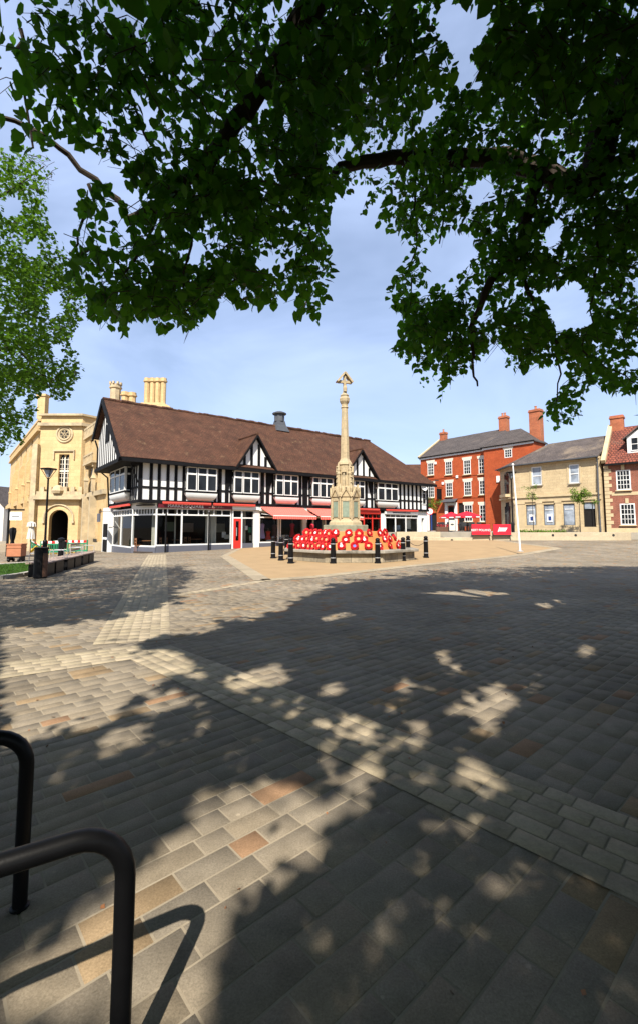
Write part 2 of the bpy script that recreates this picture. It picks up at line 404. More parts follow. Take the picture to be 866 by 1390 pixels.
# bands of cream setts, read off the plan
def gp(px, py): p = gnd(px, py); return np.array((p.x, p.y))
APEX = gp(200, 883)
def band_poly(a, b, wid):
    a, b = np.array(a), np.array(b); d = (b - a) / np.linalg.norm(b - a); n = np.array((-d[1], d[0])) * wid / 2
    return a, d, n, np.linalg.norm(b - a)
BANDS = [(APEX, gp(1010, 1225), .62), (gp(-190, 938), APEX, .62), (gp(180, 872), gp(214, 752), .95), (gp(223, 811), gp(357, 789), .26)]
TAN = [gp(*p) for p in [(305, 755), (357, 788), (433, 783), (526, 772), (620, 762), (700, 756), (758, 750), (706, 746), (670, 741), (600, 738), (450, 740), (330, 743)]]
def in_poly(P, x, y):
    ins = np.zeros(x.shape, bool); n = len(P)
    for i in range(n):
        x0, y0 = P[i]; x1, y1 = P[(i + 1) % n]
        if y0 == y1: continue
        ins ^= ((y0 > y) != (y1 > y)) & (x < (x1 - x0) * (y - y0) / (y1 - y0) + x0)
    return ins
def in_band(x, y, ex=0.0):
    r = np.zeros(x.shape, bool)
    for a, b, wid in BANDS:
        a, d, n, L = band_poly(a, b, wid); t = (x - a[0]) * d[0] + (y - a[1]) * d[1]
        q = -(x - a[0]) * d[1] + (y - a[1]) * d[0]
        r |= (t > -.1) & (t < L) & (np.abs(q) < wid / 2 + ex)
    return r
def fastmesh(name, V, F, mats, parent=None):
    """V (n,3) float, F (m,k) int with one k"""
    me = bpy.data.meshes.new(name)
    V = np.asarray(V, np.float32); F = np.asarray(F, np.int32); k = F.shape[1]
    me.vertices.add(len(V)); me.vertices.foreach_set('co', V.ravel())
    me.loops.add(F.size); me.loops.foreach_set('vertex_index', F.ravel())
    me.polygons.add(len(F)); me.polygons.foreach_set('loop_start', np.arange(0, F.size, k, dtype=np.int32))
    me.polygons.foreach_set('loop_total', np.full(len(F), k, np.int32))
    me.materials.append(mats); me.update(calc_edges=True); me.validate()
    o = bpy.data.objects.new(name, me); COL.objects.link(o)
    if parent: o.parent = parent
    return o
def stones(name, m, rects, ux, uy, org, lift, j=.0038, bev=.003):
    """rects (u0,u1,v0,v1) -> pavers with a chamfered edge"""
    r = np.array(rects); u0, u1, v0, v1 = (r[:, i] for i in range(4))
    dz = NR.normal(0, .0006, len(r))
    Vs = []
    for k, (ins, z) in enumerate(((j, -.0035), (j + bev, 0.0))):
        for a, b in ((u0 + ins, v0 + ins), (u1 - ins, v0 + ins), (u1 - ins, v1 - ins), (u0 + ins, v1 - ins)):
            x = org[0] + ux[0] * a + uy[0] * b; y = org[1] + ux[1] * a + uy[1] * b
            Vs.append(np.stack([x, y, gz(x, y) + z + lift + (dz if k else 0)], 1))
    V = np.stack(Vs, 1).reshape(-1, 3); b = np.arange(len(r))[:, None] * 8
    F = np.concatenate([b + np.array(f) for f in ((4, 5, 6, 7), (0, 1, 5, 4), (1, 2, 6, 5), (2, 3, 7, 6), (3, 0, 4, 7))])
    return tag(fastmesh(name, V, F, m), kind='structure')
ang = math.radians(41.5); UX = (math.cos(ang), math.sin(ang)); UY = (-math.sin(ang), math.cos(ang))
rects = []; v = -32.0
while v < 52:
    h = R.choice((.10, .115, .13, .145, .17)); u = -36 + R.random()
    while u < 62:
        L = R.choice((.16, .2, .24, .27, .32, .38)) * (1 if h < .16 else 1.1)
        cu, cv = u + L / 2, v + h / 2
        x = UX[0] * cu + UY[0] * cv; y = UX[1] * cu + UY[1] * cv
        if .5 < y < 46 and abs(x) < .74 * y + 2.2:
            rects.append((u, u + L, v, v + h))
        u += L
    v += h
rc = np.array(rects); cu, cv = (rc[:, 0] + rc[:, 1]) / 2, (rc[:, 2] + rc[:, 3]) / 2
X_, Y_ = UX[0] * cu + UY[0] * cv, UX[1] * cu + UY[1] * cv
keep = ~(in_poly(TAN, X_, Y_)) & ~((Y_ > 36.7) & (X_ > 12)) & ~((X_ < -9.6) & (Y_ > 13.4) & (Y_ < 18.0))
stones('stone_paving', MAT['paver'], rc[keep], UX, UY, (0, 0), 0)
for a, b, wid in BANDS:
    a, d, n, L = band_poly(a, b, wid); rr = []
    nrow = max(1, round(wid / .13)); rw = wid / nrow
    for k in range(nrow):
        t = -.05 + R.random() * .1
        while t < L:
            l = R.choice((.15, .2, .24)); rr.append((t, min(t + l, L), -wid / 2 + k * rw, -wid / 2 + (k + 1) * rw)); t += l
    stones('paving_band', MAT['sett'], rr, d, (-d[1], d[0]), a, .0075, j=.004, bev=.003)
    q = MB(); pts = [a + n * 1.01, a - n * 1.01]
    vs = []
    for t in np.linspace(0, L, 24):
        for s in (1, -1):
            p = a + d * t + n * s; vs.append((p[0], p[1], gzf(p[0], p[1]) + .0035))
    q.add(vs, [(2 * i, 2 * i + 1, 2 * i + 3, 2 * i + 2) for i in range(23)])
    tag(q.build('band_bed', MAT['sand']), kind='structure')
# tan resin-bound gravel round the memorial
import bmesh
bm = bmesh.new()
bvs = [bm.verts.new((p[0], p[1], 0)) for p in TAN]
bm.faces.new(bvs); bmesh.ops.triangulate(bm, faces=bm.faces[:])
for _ in range(4): bmesh.ops.subdivide_edges(bm, edges=bm.edges[:], cuts=1, use_grid_fill=True)
for v_ in bm.verts: v_.co.z = gzf(v_.co.x, v_.co.y) + .004
bm.normal_update()
for f in bm.faces:
    if f.normal.z < 0: f.normal_flip()
me = bpy.data.meshes.new('gravel_area'); bm.to_mesh(me); bm.free(); me.materials.append(MAT['resin'])
o = bpy.data.objects.new('gravel_area', me); COL.objects.link(o); tag(o, kind='structure')
# pale edging of that area
rr = MB()
for i in range(len(TAN)):
    a, b = TAN[i], TAN[(i + 1) % len(TAN)]
    wdt = .5 if i < 7 else .3
    L = np.linalg.norm(b - a); d = (b - a) / L; k = max(1, int(L / .45))
    nrm = np.array((-d[1], d[0]))
    for q in range(k):
        p0, p1 = a + d * L * (q + .02) / k, a + d * L * (q + .98) / k
        c_ = [p0 - nrm * wdt / 2, p1 - nrm * wdt / 2, p1 + nrm * wdt / 2, p0 + nrm * wdt / 2]
        rr.add([(c[0], c[1], gzf(c[0], c[1]) + .009) for c in c_], [(0, 1, 2, 3)])
tag(rr.build('paving_edging', MAT['sett']), kind='structure')

# ------------------------------------------------------------------ helpers for facades: local x along the front, y into the building, z up
def wall_front(mb, x0, x1, z0, z1, y, depth, holes, mi=0, mir=None):
    """front face at y with rectangular holes and reveals running back by depth"""
    mir = mi if mir is None else mir
    X = sorted({x0, x1, *[min(max(v, x0), x1) for h in holes for v in h[:2]]}); Z = sorted({z0, z1, *[min(max(v, z0), z1) for h in holes for v in h[2:]]})
    for i in range(len(X) - 1):
        for j in range(len(Z) - 1):
            cx, cz = (X[i] + X[i + 1]) / 2, (Z[j] + Z[j + 1]) / 2
            if any(h[0] < cx < h[1] and h[2] < cz < h[3] for h in holes): continue
            mb.add([(X[i], y, Z[j]), (X[i + 1], y, Z[j]), (X[i + 1], y, Z[j + 1]), (X[i], y, Z[j + 1])], [(0, 1, 2, 3)], mi)
    for a, b, c, d in holes:
        p = [(a, c), (b, c), (b, d), (a, d)]
        for k in range(4):
            q, r = p[k], p[(k + 1) % 4]
            mb.add([(q[0], y, q[1]), (q[0], y + depth, q[1]), (r[0], y + depth, r[1]), (r[0], y, r[1])], [(0, 1, 2, 3)], mir)
def sash(parent, x0, x1, z0, z1, y, nx, nz, fm, gm, fw=.06, bw=.026, sill=None, mid=True, name='window', jut=0.0):
    """window: frame and glazing bars as one mesh, pane a child"""
    f = MB(); y0, y1 = y + .02, y + .09
    f.box(x0, x0 + fw, y0, y1, z0, z1); f.box(x1 - fw, x1, y0, y1, z0, z1)
    f.box(x0 + fw, x1 - fw, y0, y1, z0, z0 + fw); f.box(x0 + fw, x1 - fw, y0, y1, z1 - fw, z1)
    for i in range(1, nx):
        c = x0 + fw + (x1 - x0 - 2 * fw) * i / nx; f.box(c - bw / 2, c + bw / 2, y0 + .012, y1 - .012, z0 + fw, z1 - fw)
    for j in range(1, nz):
        c = z0 + fw + (z1 - z0 - 2 * fw) * j / nz; t = bw * (1.6 if mid and j * 2 == nz else 1)
        f.box(x0 + fw, x1 - fw, y0 + .006, y1 - .006, c - t / 2, c + t / 2)
    o = f.build(name, fm, parent)
    p = MB(); p.add([(x0 + .03, y1 - .03, z0 + .03), (x1 - .03, y1 - .03, z0 + .03), (x1 - .03, y1 - .03, z1 - .03), (x0 + .03, y1 - .03, z1 - .03)], [(0, 1, 2, 3)])
    p.build('pane', gm, o)
    if sill:
        s = MB(); s.box(x0 - .08, x1 + .08, y - .16, y + .05, z0 - .1, z0 - .002); s.build('sill', sill, o, bevel=.01)
    return o
def slab(mb, quad, th, n=(24, 8), amp=.02, seed=0, mi=0):
    """roof plane through four corners (eave0, eave1, ridge1, ridge0) with a little sag, thickness downwards"""
    a, b, c, d = (np.array(q, float) for q in quad); rs = np.random.default_rng(seed)
    nu, nv = n; up = np.cross(b - a, d - a); up /= np.linalg.norm(up)
    low = rs.normal(0, amp, (nv // 3 + 2, nu // 4 + 2))
    vs = []
    for sgn in (0, -1):
        for j in range(nv + 1):
            for i in range(nu + 1):
                s, t = i / nu, j / nv; p = (a * (1 - s) + b * s) * (1 - t) + (d * (1 - s) + c * s) * t
                y_, x_ = t * (low.shape[0] - 1), s * (low.shape[1] - 1); y0, x0 = min(int(y_), low.shape[0] - 2), min(int(x_), low.shape[1] - 2)
                fy, fx = y_ - y0, x_ - x0
                dd = (low[y0, x0] * (1 - fx) + low[y0, x0 + 1] * fx) * (1 - fy) + (low[y0 + 1, x0] * (1 - fx) + low[y0 + 1, x0 + 1] * fx) * fy
                vs.append(tuple(p + up * (dd + sgn * th)))
    W = nu + 1; B = W * (nv + 1); fs = []
    for j in range(nv):
        for i in range(nu):
            k = j * W + i; fs.append((k, k + 1, k + W + 1, k + W)); fs.append((B + k, B + k + W, B + k + W + 1, B + k + 1))
    for i in range(nu): fs += [(i, B + i, B + i + 1, i + 1), (nv * W + i, nv * W + i + 1, B + nv * W + i + 1, B + nv * W + i)]
    for j in range(nv): fs += [(j * W, (j + 1) * W, B + (j + 1) * W, B + j * W), (j * W + nu, B + j * W + nu, B + (j + 1) * W + nu, (j + 1) * W + nu)]
    mb.add(vs, fs, mi)
def chimney(parent, x, y, z0, z1, wx, wy, m, pots=0, potm=None):
    c = MB(); c.box(x - wx / 2, x + wx / 2, y - wy / 2, y + wy / 2, z0, z1 - .3)
    c.box(x - wx / 2 - .07, x + wx / 2 + .07, y - wy / 2 - .07, y + wy / 2 + .07, z1 - .3, z1 - .14)
    c.box(x - wx / 2 - .02, x + wx / 2 + .02, y - wy / 2 - .02, y + wy / 2 + .02, z1 - .14, z1)
    o = c.build('chimney', m, parent, bevel=.015)
    for k in range(pots):
        p = MB(); px_ = x + (k - (pots - 1) / 2) * .34
        p.lathe([(.13, 0), (.11, .35), (.14, .37), (.14, .43), (.10, .44)], 12, (px_, y, z1)); p.build('chimney_pot', potm or MAT['terracotta'], o, smooth=True)
    return o
class Front:
    """a facade line: origin, direction; s(px) gives the distance along it seen at that photo column"""
    def __init__(s, ox, oy, dx, dy):
        s.o, s.d = (ox, oy), (dx, dy); s.rz = math.atan2(dy, dx)
    def s(s, px, off=0.0):
        n = (-s.d[1], s.d[0]); ox, oy = s.o[0] + n[0] * off, s.o[1] + n[1] * off
        r = ray(px, 690); r = r[0] / r[1]
        return (r * oy - ox) / (s.d[0] - r * s.d[1])
    def w(s, x, y=0.0): return (s.o[0] + s.d[0] * x - s.d[1] * y, s.o[1] + s.d[1] * x + s.d[0] * y)
# ------------------------------------------------------------------ the black-and-white timber framed range of shops
TF = Front(-11.15, 28.0, .795, .606)
tb = thing('timber_framed_building', 'long black and white timber framed shop building with brown tiled roof and red awnings', 'building', (TF.o[0], TF.o[1], 0), TF.rz)
LEN, DEP = 27.6, 7.9
EZ, RZ, RY = 5.75, 10.45, 4.6
SLOPE = (RZ - EZ) / (RY + .6)
def gl(x, y=0.0): return gzf(*TF.w(x, y))
S = TF.s
u = MB()                                               # upper storey, plaster; gable end is jettied
u.box(0, LEN, 0, DEP, 3.07, 5.9)
u.extr([(-1.05, -.05, 5.72), (-1.05, 7.0, 5.72), (-1.05, 7.0, 8.05), (-1.05, RY, RZ - .28), (-1.05, -.05, 6.1)], (1.2, 0, 0))
u.extr([(LEN - .02, 0, 5.9), (LEN - .02, DEP, 5.9), (LEN - .02, DEP, 6.5)], (-.2, 0, 0))
u.box(0, LEN, DEP - .1, DEP, 5.9, 7.6)
u.build('upper_wall', MAT['plaster'], tb)
# roof
rf = MB()
slab(rf, [(-1.4, -.6, EZ), (28.2, -.6, EZ), (24.0, RY, RZ), (-1.4, RY, RZ)], .16, (60, 14), .035, 1)
slab(rf, [(28.2, DEP + .3, 7.4), (-1.4, 7.25, 8.1), (-1.4, RY, RZ), (24.0, RY, RZ)], .16, (40, 8), .02, 2)
rf.extr([(28.2, -.6, EZ), (28.2, DEP + .3, 7.4), (24.0, RY, RZ)], (-.02, 0, -.16))
for k in range(62):                                      # ridge tiles
    x = -1.4 + k * .412; zr_ = RZ + R.gauss(0, .018); rf.tube([(x, RY, zr_), (x + .39, RY, zr_ + R.gauss(0, .012))], .14, 8)
roof = rf.build('roof', MAT['browntile'], tb)
# barge boards, eaves fascia, jetty beam: black timber
tf = MB()
tf.bar((-1.43, -.75, EZ - .2), (-1.43, RY, RZ - .12), .1, .34)
tf.bar((-1.43, 7.35, 7.95), (-1.43, RY, RZ - .12), .1, .34)
tf.box(-1.4, 28.2, -.66, -.56, EZ - .26, EZ - .03)
tf.box(-.98, 28.1, -.56, -.02, EZ - .2, EZ - .12)
tf.box(-1.3, -.0, -.56, 7.0, 5.5, 5.715)
tf.box(-1.11, -1.05, -.1, 7.0, 5.5, 5.86)                   # gable bressumer
for y in np.arange(.35, 7.0, .56):
    zt = RZ - .45 - (abs(y - RY) * SLOPE if y < RY else (y - RY) * .82)
    if zt > 5.9: tf.box(-1.085, -1.05, y - .06, y + .06, 5.86, zt)
tf.box(-1.12, -1.05, 3.75, 4.75, 7.4, 8.6)                 # gable louvre
tf.box(-.05, LEN, -.10, 0.05, 3.05, 3.25)                # bressumer
tf.box(-.03, LEN + .03, -.05, -.0, 3.97, 4.1)            # mid rail
tf.box(-.03, LEN + .03, -.05, -.0, 5.62, 5.9)
tf.box(-.05, 0, -.03, DEP, 3.05, 3.25); tf.box(-.05, 0, -.03, DEP, 3.97, 4.1); tf.box(-.05, 0, -.03, DEP, 5.4, 5.9)
def stud(px, wd=.2): x = S(px); tf.box(x - wd / 2, x + wd / 2, -.046, 0, 3.25, 5.62)
for p in (190, 204, 215, 227, 238): stud(p, .19)
for p in (249.5, 298, 307.5, 316): stud(p, .26)
for p in (356, 363, 371.5): stud(p, .28)
for p in (407.5, 412, 415.5, 421.5): stud(p, .22)
for p in (455, 460, 466, 497, 504.5, 511): stud(p, .26)
for p in (543, 548.5, 554, 559.5, 565, 570.5): stud(p, .24)
for p in (579.5,): stud(p, .3)
for y in (.12, .7, 1.15, 1.55): tf.box(-.046, 0, y - .09, y + .09, 3.25, 5.4)
for px, sgn in ((307.5, 1), (363, 1), (504.5, -1), (412, 1)):   # curved braces
    x = S(px)
    tf.extr([(x - sgn * .05, -.07, 4.1), (x + sgn * .1, -.07, 4.1), (x + sgn * .42, -.07, 5.2), (x + sgn * .5, -.07, 5.62), (x - sgn * .05, -.07, 5.62)], (0, .06, 0))
tf.extr([(-.55, .16, 5.5), (-.06, .16, 4.3), (-.06, .36, 4.3), (-.55, .36, 5.5)], (0, 0, .12))
tf.build('timber_frame', MAT['timber'], tb)
# gabled dormers
for pc, pl, pr in ((346.5, 321, 372), (490, 468.5, 512)):
    xc, hw = S(pc, -.4), (S(pr, -.4) - S(pl, -.4)) / 2
    za = 8.2; zf = 5.8; sl = (za - zf) / hw; back = (za - EZ) / SLOPE - .6
    g_ = MB(); g_.extr([(xc - hw + .1, -.36, zf), (xc + hw - .1, -.36, zf), (xc, -.36, za - .2)], (0, .3, 0))
    dm = g_.build('dormer_gable', MAT['plaster'], tb)
    t2 = MB()
    for sg in (-1, 1):
        t2.bar((xc + sg * (hw + .12), -.56, zf - .14), (xc, -.56, za - .06), .12, .3, up=(0, 1, 0))
    t2.box(xc - hw, xc + hw, -.42, -.36, zf - .24, zf + .16)
    for k in (-1.1, -.4, .35, 1.05):
        x = xc + k * hw / 2.2 * 1.15; zt = za - .2 - abs(x - xc) * sl
        if zt > zf + .2: t2.box(x - .1, x + .1, -.40, -.36, zf + .16, zt)
    t2.build('dormer_frame', MAT['timber'], dm)
    r2 = MB()
    for sg in (-1, 1):
        e0 = (xc + sg * (hw + .18), -.62, zf - .16); yb = (zf - .16 - EZ) / SLOPE - .6
        q = [e0, (xc + sg * (hw + .18), max(yb, -.5), zf - .1), (xc, back, za), (xc, -.62, za)]
        if sg > 0: q = [q[0], q[1], q[2], q[3]]
        else: q = [q[1], q[0], q[3], q[2]]
        p0, p1, p2, p3 = q
        r2.extr([Vector(p) + Vector((0, 0, .1)) for p in q], (0, 0, -.1))
    r2.tube([(xc, -.64, za + .08), (xc, back + .1, za + .08)], .11, 8)
    r2.build('dormer_roof', MAT['browntile'], dm)
# oriel windows
def oriel(x0, x1, z0=3.92, z1=5.5, pj=.42, side=None):
    b = MB(); b.box(x0 - .12, x1 + .12, -pj, .02, z0 - .14, z0); b.box(x0 - .12, x1 + .12, -pj, .02, z1, 5.68)
    b.box(x0 - .14, x0, -.06, .02, 3.25, z1 + .1); b.box(x1, x1 + .14, -.06, .02, 3.25, z1 + .1)
    b.box(x0, x1, -pj + .14, -pj + .18, z0, z1)
    if side is None: o = b.build('oriel_bay', MAT['timber'], tb)
    else: o = b.build('oriel_bay', MAT['timber'], tb, loc=side, rz=math.radians(-90))
    f = MB(); W = x1 - x0; zt = z0 + (z1 - z0) * .70; y0, y1 = -pj, -pj + .07
    cuts = [x0, x0 + W * .34, x0 + W * .67, x1]
    for k in range(3):
        a, c = cuts[k] + (.03 if k == 1 else 0), cuts[k + 1] - (.03 if k == 0 else 0)
        for (p, q) in ((z0, zt), (zt, z1)):
            f.box(a, a + .055, y0, y1, p, q); f.box(c - .055, c, y0, y1, p, q)
            f.box(a + .055, c - .055, y0, y1, p, p + .055); f.box(a + .055, c - .055, y0, y1, q - .055, q)
    for x in (x0, x1 - .07):                              # side lights
        for (p, q) in ((z0, zt), (zt, z1)):
            f.box(x, x + .07, -pj + .075, -.32 + .06, p, q); f.box(x + .004, x + .066, -.05, .0, p, q)
            f.box(x + .004, x + .066, -pj + .075, -.01, p, p + .06); f.box(x + .004, x + .066, -pj + .075, -.01, q - .06, q)
    fo = f.build('window_frame', MAT['white'], o)
    p = MB(); p.box(x0 + .02, x1 - .02, -pj + .03, -pj + .04, z0 + .02, z1 - .02)
    for x in (x0 + .03, x1 - .04): p.box(x, x + .01, -pj + .05, -.02, z0 + .02, z1 - .02)
    p.build('pane', MAT['glass'], o)
    a = MB(); n = 10                                      # curved plaster apron
    rows = []
    for k in range(n + 1):
        t = k / n * math.pi / 2; yy = -pj * math.cos(t) - .02 * (1 - math.cos(t)); zz = z0 - .14 - .48 * math.sin(t); ins = .38 * (1 - math.cos(t)) ** 1.0
        rows += [(x0 - .06 + ins, yy, zz), (x1 + .06 - ins, yy, zz)]
    a.add(rows + [(x0 - .06, 0.02, z0 - .14), (x1 + .06, 0.02, z0 - .14)], [(2 * k, 2 * k + 1, 2 * k + 3, 2 * k + 2)[::-1] for k in range(n)])
    for sd in (0, 1):
        cidx = 2 * (n + 1) + sd
        a.f += [(2 * k + sd, 2 * k + 2 + sd, cidx) for k in range(n)]; a.m += [0] * n
    a.build('apron', MAT['plaster'], o, smooth=True)
    return o
for pa, pb in ((253.5, 294), (318, 352), (375, 405), (425, 452), (474, 495), (513.5, 540.5)):
    oriel(S(pa, -.42), S(pb, -.42))
oriel(-6.0, -2.0, side=(0, 0, 0))                          # on the gable end (faces left)
sash(tb, S(572.5), S(577.5), 3.75, 5.4, -.09, 1, 3, MAT['white'], MAT['glass'])
# lead cupola on the ridge
xc = S(378.5, 4.6)
cp = MB(); cp.lathe([(.95, -.5), (.62, .1), (.5, .5)], 4, (xc, RY, RZ), math.pi / 4); cp.lathe([(.46, .45), (.46, 1.1)], 8, (xc, RY, RZ))
cp.lathe([(.62, 1.1), (.64, 1.2), (.34, 1.34), (.05, 1.42)], 12, (xc, RY, RZ))
cp.build('roof_cupola', MAT['lead'], tb)
# ---- ground floor
gf = MB()
Yf = .15
def fl(x): return gl(x, .3)
gf.box(.2, 27.5, 9.6, 9.9, -.6, 3.0)                                         # back wall
gf.box(27.3, 27.55, .4, 9.6, -.6, 3.06); 
gf.box(-.1, .18, 7.3, 9.3, -.8, 3.0)
for (pa, pb, top) in ((345.5, 352, 2.75), (411.5, 416.5, 2.75), (516.5, 522, 2.8)):
    a, b = S(pa, Yf), S(pb, Yf); gf.box(a, b, Yf - .05, Yf + .35, fl((a + b) / 2) - .1, top)
a, b = S(566.5, Yf), 27.55
wall_front(gf, a, b, fl(a) - .2, 3.06, Yf, .3, [(S(573), S(576.7), fl(27), fl(27) + 1.95)])
gf.build('ground_floor_wall', MAT['plaster'], tb)
it = MB()
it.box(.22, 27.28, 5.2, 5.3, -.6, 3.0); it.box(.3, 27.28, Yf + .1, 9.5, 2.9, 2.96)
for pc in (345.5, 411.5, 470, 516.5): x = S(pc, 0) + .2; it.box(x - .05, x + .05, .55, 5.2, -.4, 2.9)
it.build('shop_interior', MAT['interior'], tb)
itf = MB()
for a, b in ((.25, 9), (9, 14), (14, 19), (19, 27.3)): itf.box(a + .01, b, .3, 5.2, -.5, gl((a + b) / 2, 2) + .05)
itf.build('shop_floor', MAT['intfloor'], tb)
ct_ = MB()
for px, yy, wd in ((207.5, .9, .35), (238, 1.0, .1), (280, .9, .55), (287.5, .8, .4), (331, .6, .2), (437, .8, .3), (548, .7, .4)):
    x = S(px, yy); ct_ = MB(); n_ = 8
    for k in range(n_): ct_.box(x + wd * k / n_, x + wd * (k + 1) / n_ - .004, yy + .03 * (k % 2), yy + .05 + .03 * (k % 2), gl(x, 1) + .1, 2.75)
    ct_.build('curtain', MAT['canvas'], tb)
for px, yy, w_, z0, z1, mt in ((256, 4.9, .9, 1.2, 1.9, 'benchwood'), (231, 5.0, .7, 1.3, 2.0, 'bronze'), (300, 4.5, .8, 1.1, 1.8, 'cream'), (305, 1.2, .3, .8, 1.2, 'wcentre'), (309, 1.0, .35, .7, 1.0, 'canvas'), (340, .5, .25, 1.1, 1.5, 'green'), (335, .5, .22, 1.3, 1.6, 'wcentre'), (342, .55, .3, .5, .9, 'canvas'), (538, .6, .9, .75, 1.25, 'paleglass'), (553, .5, .8, .9, 1.9, 'canvas'), (385, .9, 1.0, .35, .8, 'canvas'), (368, .6, .7, .3, .5, 'canvas')):
    x = S(px, yy); bx_ = MB(); bx_.box(x - w_ / 2, x + w_ / 2, yy, yy + .05, gl(x, 1) + z0, gl(x, 1) + z1); bx_.build('display_board', MAT[mt], tb)
nf = MB()
nf.box(S(352.5), S(411), .5, .6, 2.45, 2.9); nf.box(S(417), S(424), .9, 1.0, .2, 2.9)
def shopfront(name, pts, z0, z1, ztr, cols, heads, fm, riser=None, zr=.4, glass=True):
    """glazed front along a plan segment pts=((x,y),(x,y)); cols: fractions of mullions"""
    (ax, ay), (bx, by) = pts; L = math.hypot(bx - ax, by - ay); rz = math.atan2(by - ay, bx - ax)
    f = MB(); t = .09
    f.box(0, L, -.02, .10, z0 + zr, z0 + zr + .09); f.box(0, L, -.02, .10, z1 - .08, z1); f.box(.0, L, -.01, .09, ztr - .045, ztr + .045)
    for c in cols:
        x = c * L; f.box(max(0, x - t / 2), min(L, x + t / 2), -.03, .11, z0 + zr, z1)
    for c in heads:
        x = c * L; f.box(x - .03, x + .03, -.005, .085, ztr + .045, z1 - .08)
    o = f.build(name, fm, tb, loc=(ax, ay, 0), rz=rz)
    if riser:
        r = MB(); r.box(.005, L - .005, -.04, .12, z0 - .25, z0 + zr); r.build('stall_riser', riser, o)
    if glass:
        p = MB(); p.add([(.01, .04, z0 + zr), (L - .01, .04, z0 + zr), (L - .01, .04, z1), (.01, .04, z1)], [(0, 1, 2, 3)]); p.build('pane', MAT['shopglass'], o)
    return o
c1 = (S(213, Yf), Yf); G0 = (.2, 2.1)
shopfront('shopfront', ((.2, 7.3), G0), gl(.2, 4) - .02, 2.76, 2.33, (0, .45, 1), (.12, .24, .36, .58, .7, .85), MAT['white'], MAT['grey_riser'])
shopfront('shopfront', (G0, c1), gl(1, 1) - .02, 2.76, 2.33, (0, 1), (.12, .24, .36, .48, .6, .72, .84), MAT['white'], MAT['grey_riser'])
xa, xb = S(213, Yf), S(314, Yf); ff = lambda px: (S(px, Yf) - xa) / (xb - xa)
shopfront('shopfront', ((xa, Yf), (xb, Yf)), gl((xa + xb) / 2) - .02, 2.76, 2.33, (0, ff(247.5), ff(284), 1), tuple(ff(p) for p in (222, 228, 241, 255, 270, 277, 291, 302)), MAT['white'], MAT['grey_riser'])
# door bay
xa, xb = S(315.5, Yf), S(345, Yf)
o = shopfront('shopfront', ((xa, Yf), (xb, Yf)), fl(xa), 2.76, 2.18, (0.03, .44, 1), (), MAT['white'], None, zr=.0)
dd = MB(); x0, x1 = S(317, Yf) + .03, S(327.5, Yf)
for q in ((x0, x0 + .17, 0, 2.1), (x1 - .17, x1, 0, 2.1), (x0 + .17, x1 - .17, 0, .55), (x0 + .17, x1 - .17, 1.93, 2.1)):
    dd.box(q[0], q[1], Yf - .035, Yf + .03, fl(x0) + q[2] + .02, fl(x0) + q[3] + .02)
do = dd.build('door', MAT['red'], tb)
hd = MB(); hd.box(x0 + .2, x0 + .24, Yf - .09, Yf - .05, fl(x0) + .9, fl(x0) + 1.5); hd.build('door_handle', MAT['silver'], do)
gp_ = MB(); gp_.box(x0 + .17, x1 - .17, Yf - .01, Yf, fl(x0) + .57, fl(x0) + 1.95); gp_.build('door_pane', MAT['shopglass'], do)
rs = MB(); rs.box(S(329.5, Yf), S(344, Yf), Yf - .04, Yf + .1, fl(xa) - .2, fl(xa) + .38); rs.build('stall_riser', MAT['grey_riser'], o).matrix_parent_inverse = Matrix.Translation((-xa, -Yf, 0))
xa, xb = S(352.5, Yf), S(411, Yf)
shopfront('shopfront', ((xa, Yf), (xb, Yf)), fl((xa + xb) / 2) - .05, 2.7, 2.25, (0, .42, .47, 1), (), MAT['white'], MAT['grey_riser'], zr=.3)
xa, xb = S(425, Yf), S(477, Yf)
shopfront('shopfront', ((xa, Yf), (xb, Yf)), fl((xa + xb) / 2) - .05, 2.7, 2.3, (0, .3, .6, 1), (), MAT['white'], MAT['grey_riser'], zr=.4)
xa, xb = S(478, Yf), S(516, Yf)
shopfront('shopfront', ((xa, Yf), (xb, Yf)), fl((xa + xb) / 2) - .05, 2.72, 2.3, (0, .4, .7, 1), (.2, .55, .85), MAT['red'], MAT['red'], zr=.5)
xa, xb = S(522.5, Yf), S(566, Yf)
shopfront('shopfront', ((xa, Yf), (xb, Yf)), fl((xa + xb) / 2) - .05, 2.72, 2.42, (0, .3, .62, 1), (.15, .45, .8), MAT['white'], MAT['grey_riser'], zr=.25)
# fascias
fa = MB(); fa.box(S(215, 0), S(315, 0), -.06, .12, 2.77, 3.05); fas = fa.build('shop_fascia', MAT['maroon'], tb)
xm = (S(229, 0) + S(274.5, 0)) / 2
text('lettering', 'MARKET', .30, MAT['signwhite'], fas, (xm - (S(274.5, 0) - S(229, 0)) * .26, -.075, 2.9), (math.pi / 2, 0, 0), .006, 1.12)
text('lettering', 'SQUARE', .30, MAT['signwhite'], fas, (xm + (S(274.5, 0) - S(229, 0)) * .27, -.075, 2.9), (math.pi / 2, 0, 0), .006, 1.12)
for zz, l0, l1 in ((2.95, 288, 301), (2.86, 283, 303)):
    sm = MB(); x = S(l0, 0)
    while x < S(l1, 0): wl = R.uniform(.06, .2); sm.box(x, min(x + wl, S(l1, 0)), -.066, -.061, zz - .025, zz + .025); x += wl + .05
    tag(sm.build('small_lettering', MAT['benchwood'], fas), kind='stuff')
for pa, pb, z0, z1 in ((315.5, 351.5, 2.77, 3.04), (352, 424, 2.72, 3.04), (522, 566, 2.74, 2.98)):
    fb = MB(); fb.box(S(pa, 0), S(pb, 0), -.05, .12, z0, z1); fb.build('shop_fascia', MAT['white'], tb)
fb = MB(); fb.extr([(.12, 2.14, 2.77), (c1[0], .09, 2.77), (c1[0], .3, 2.77), (.3, 2.3, 2.77)], (0, 0, .29))
fb.build('shop_fascia', MAT['white'], tb)
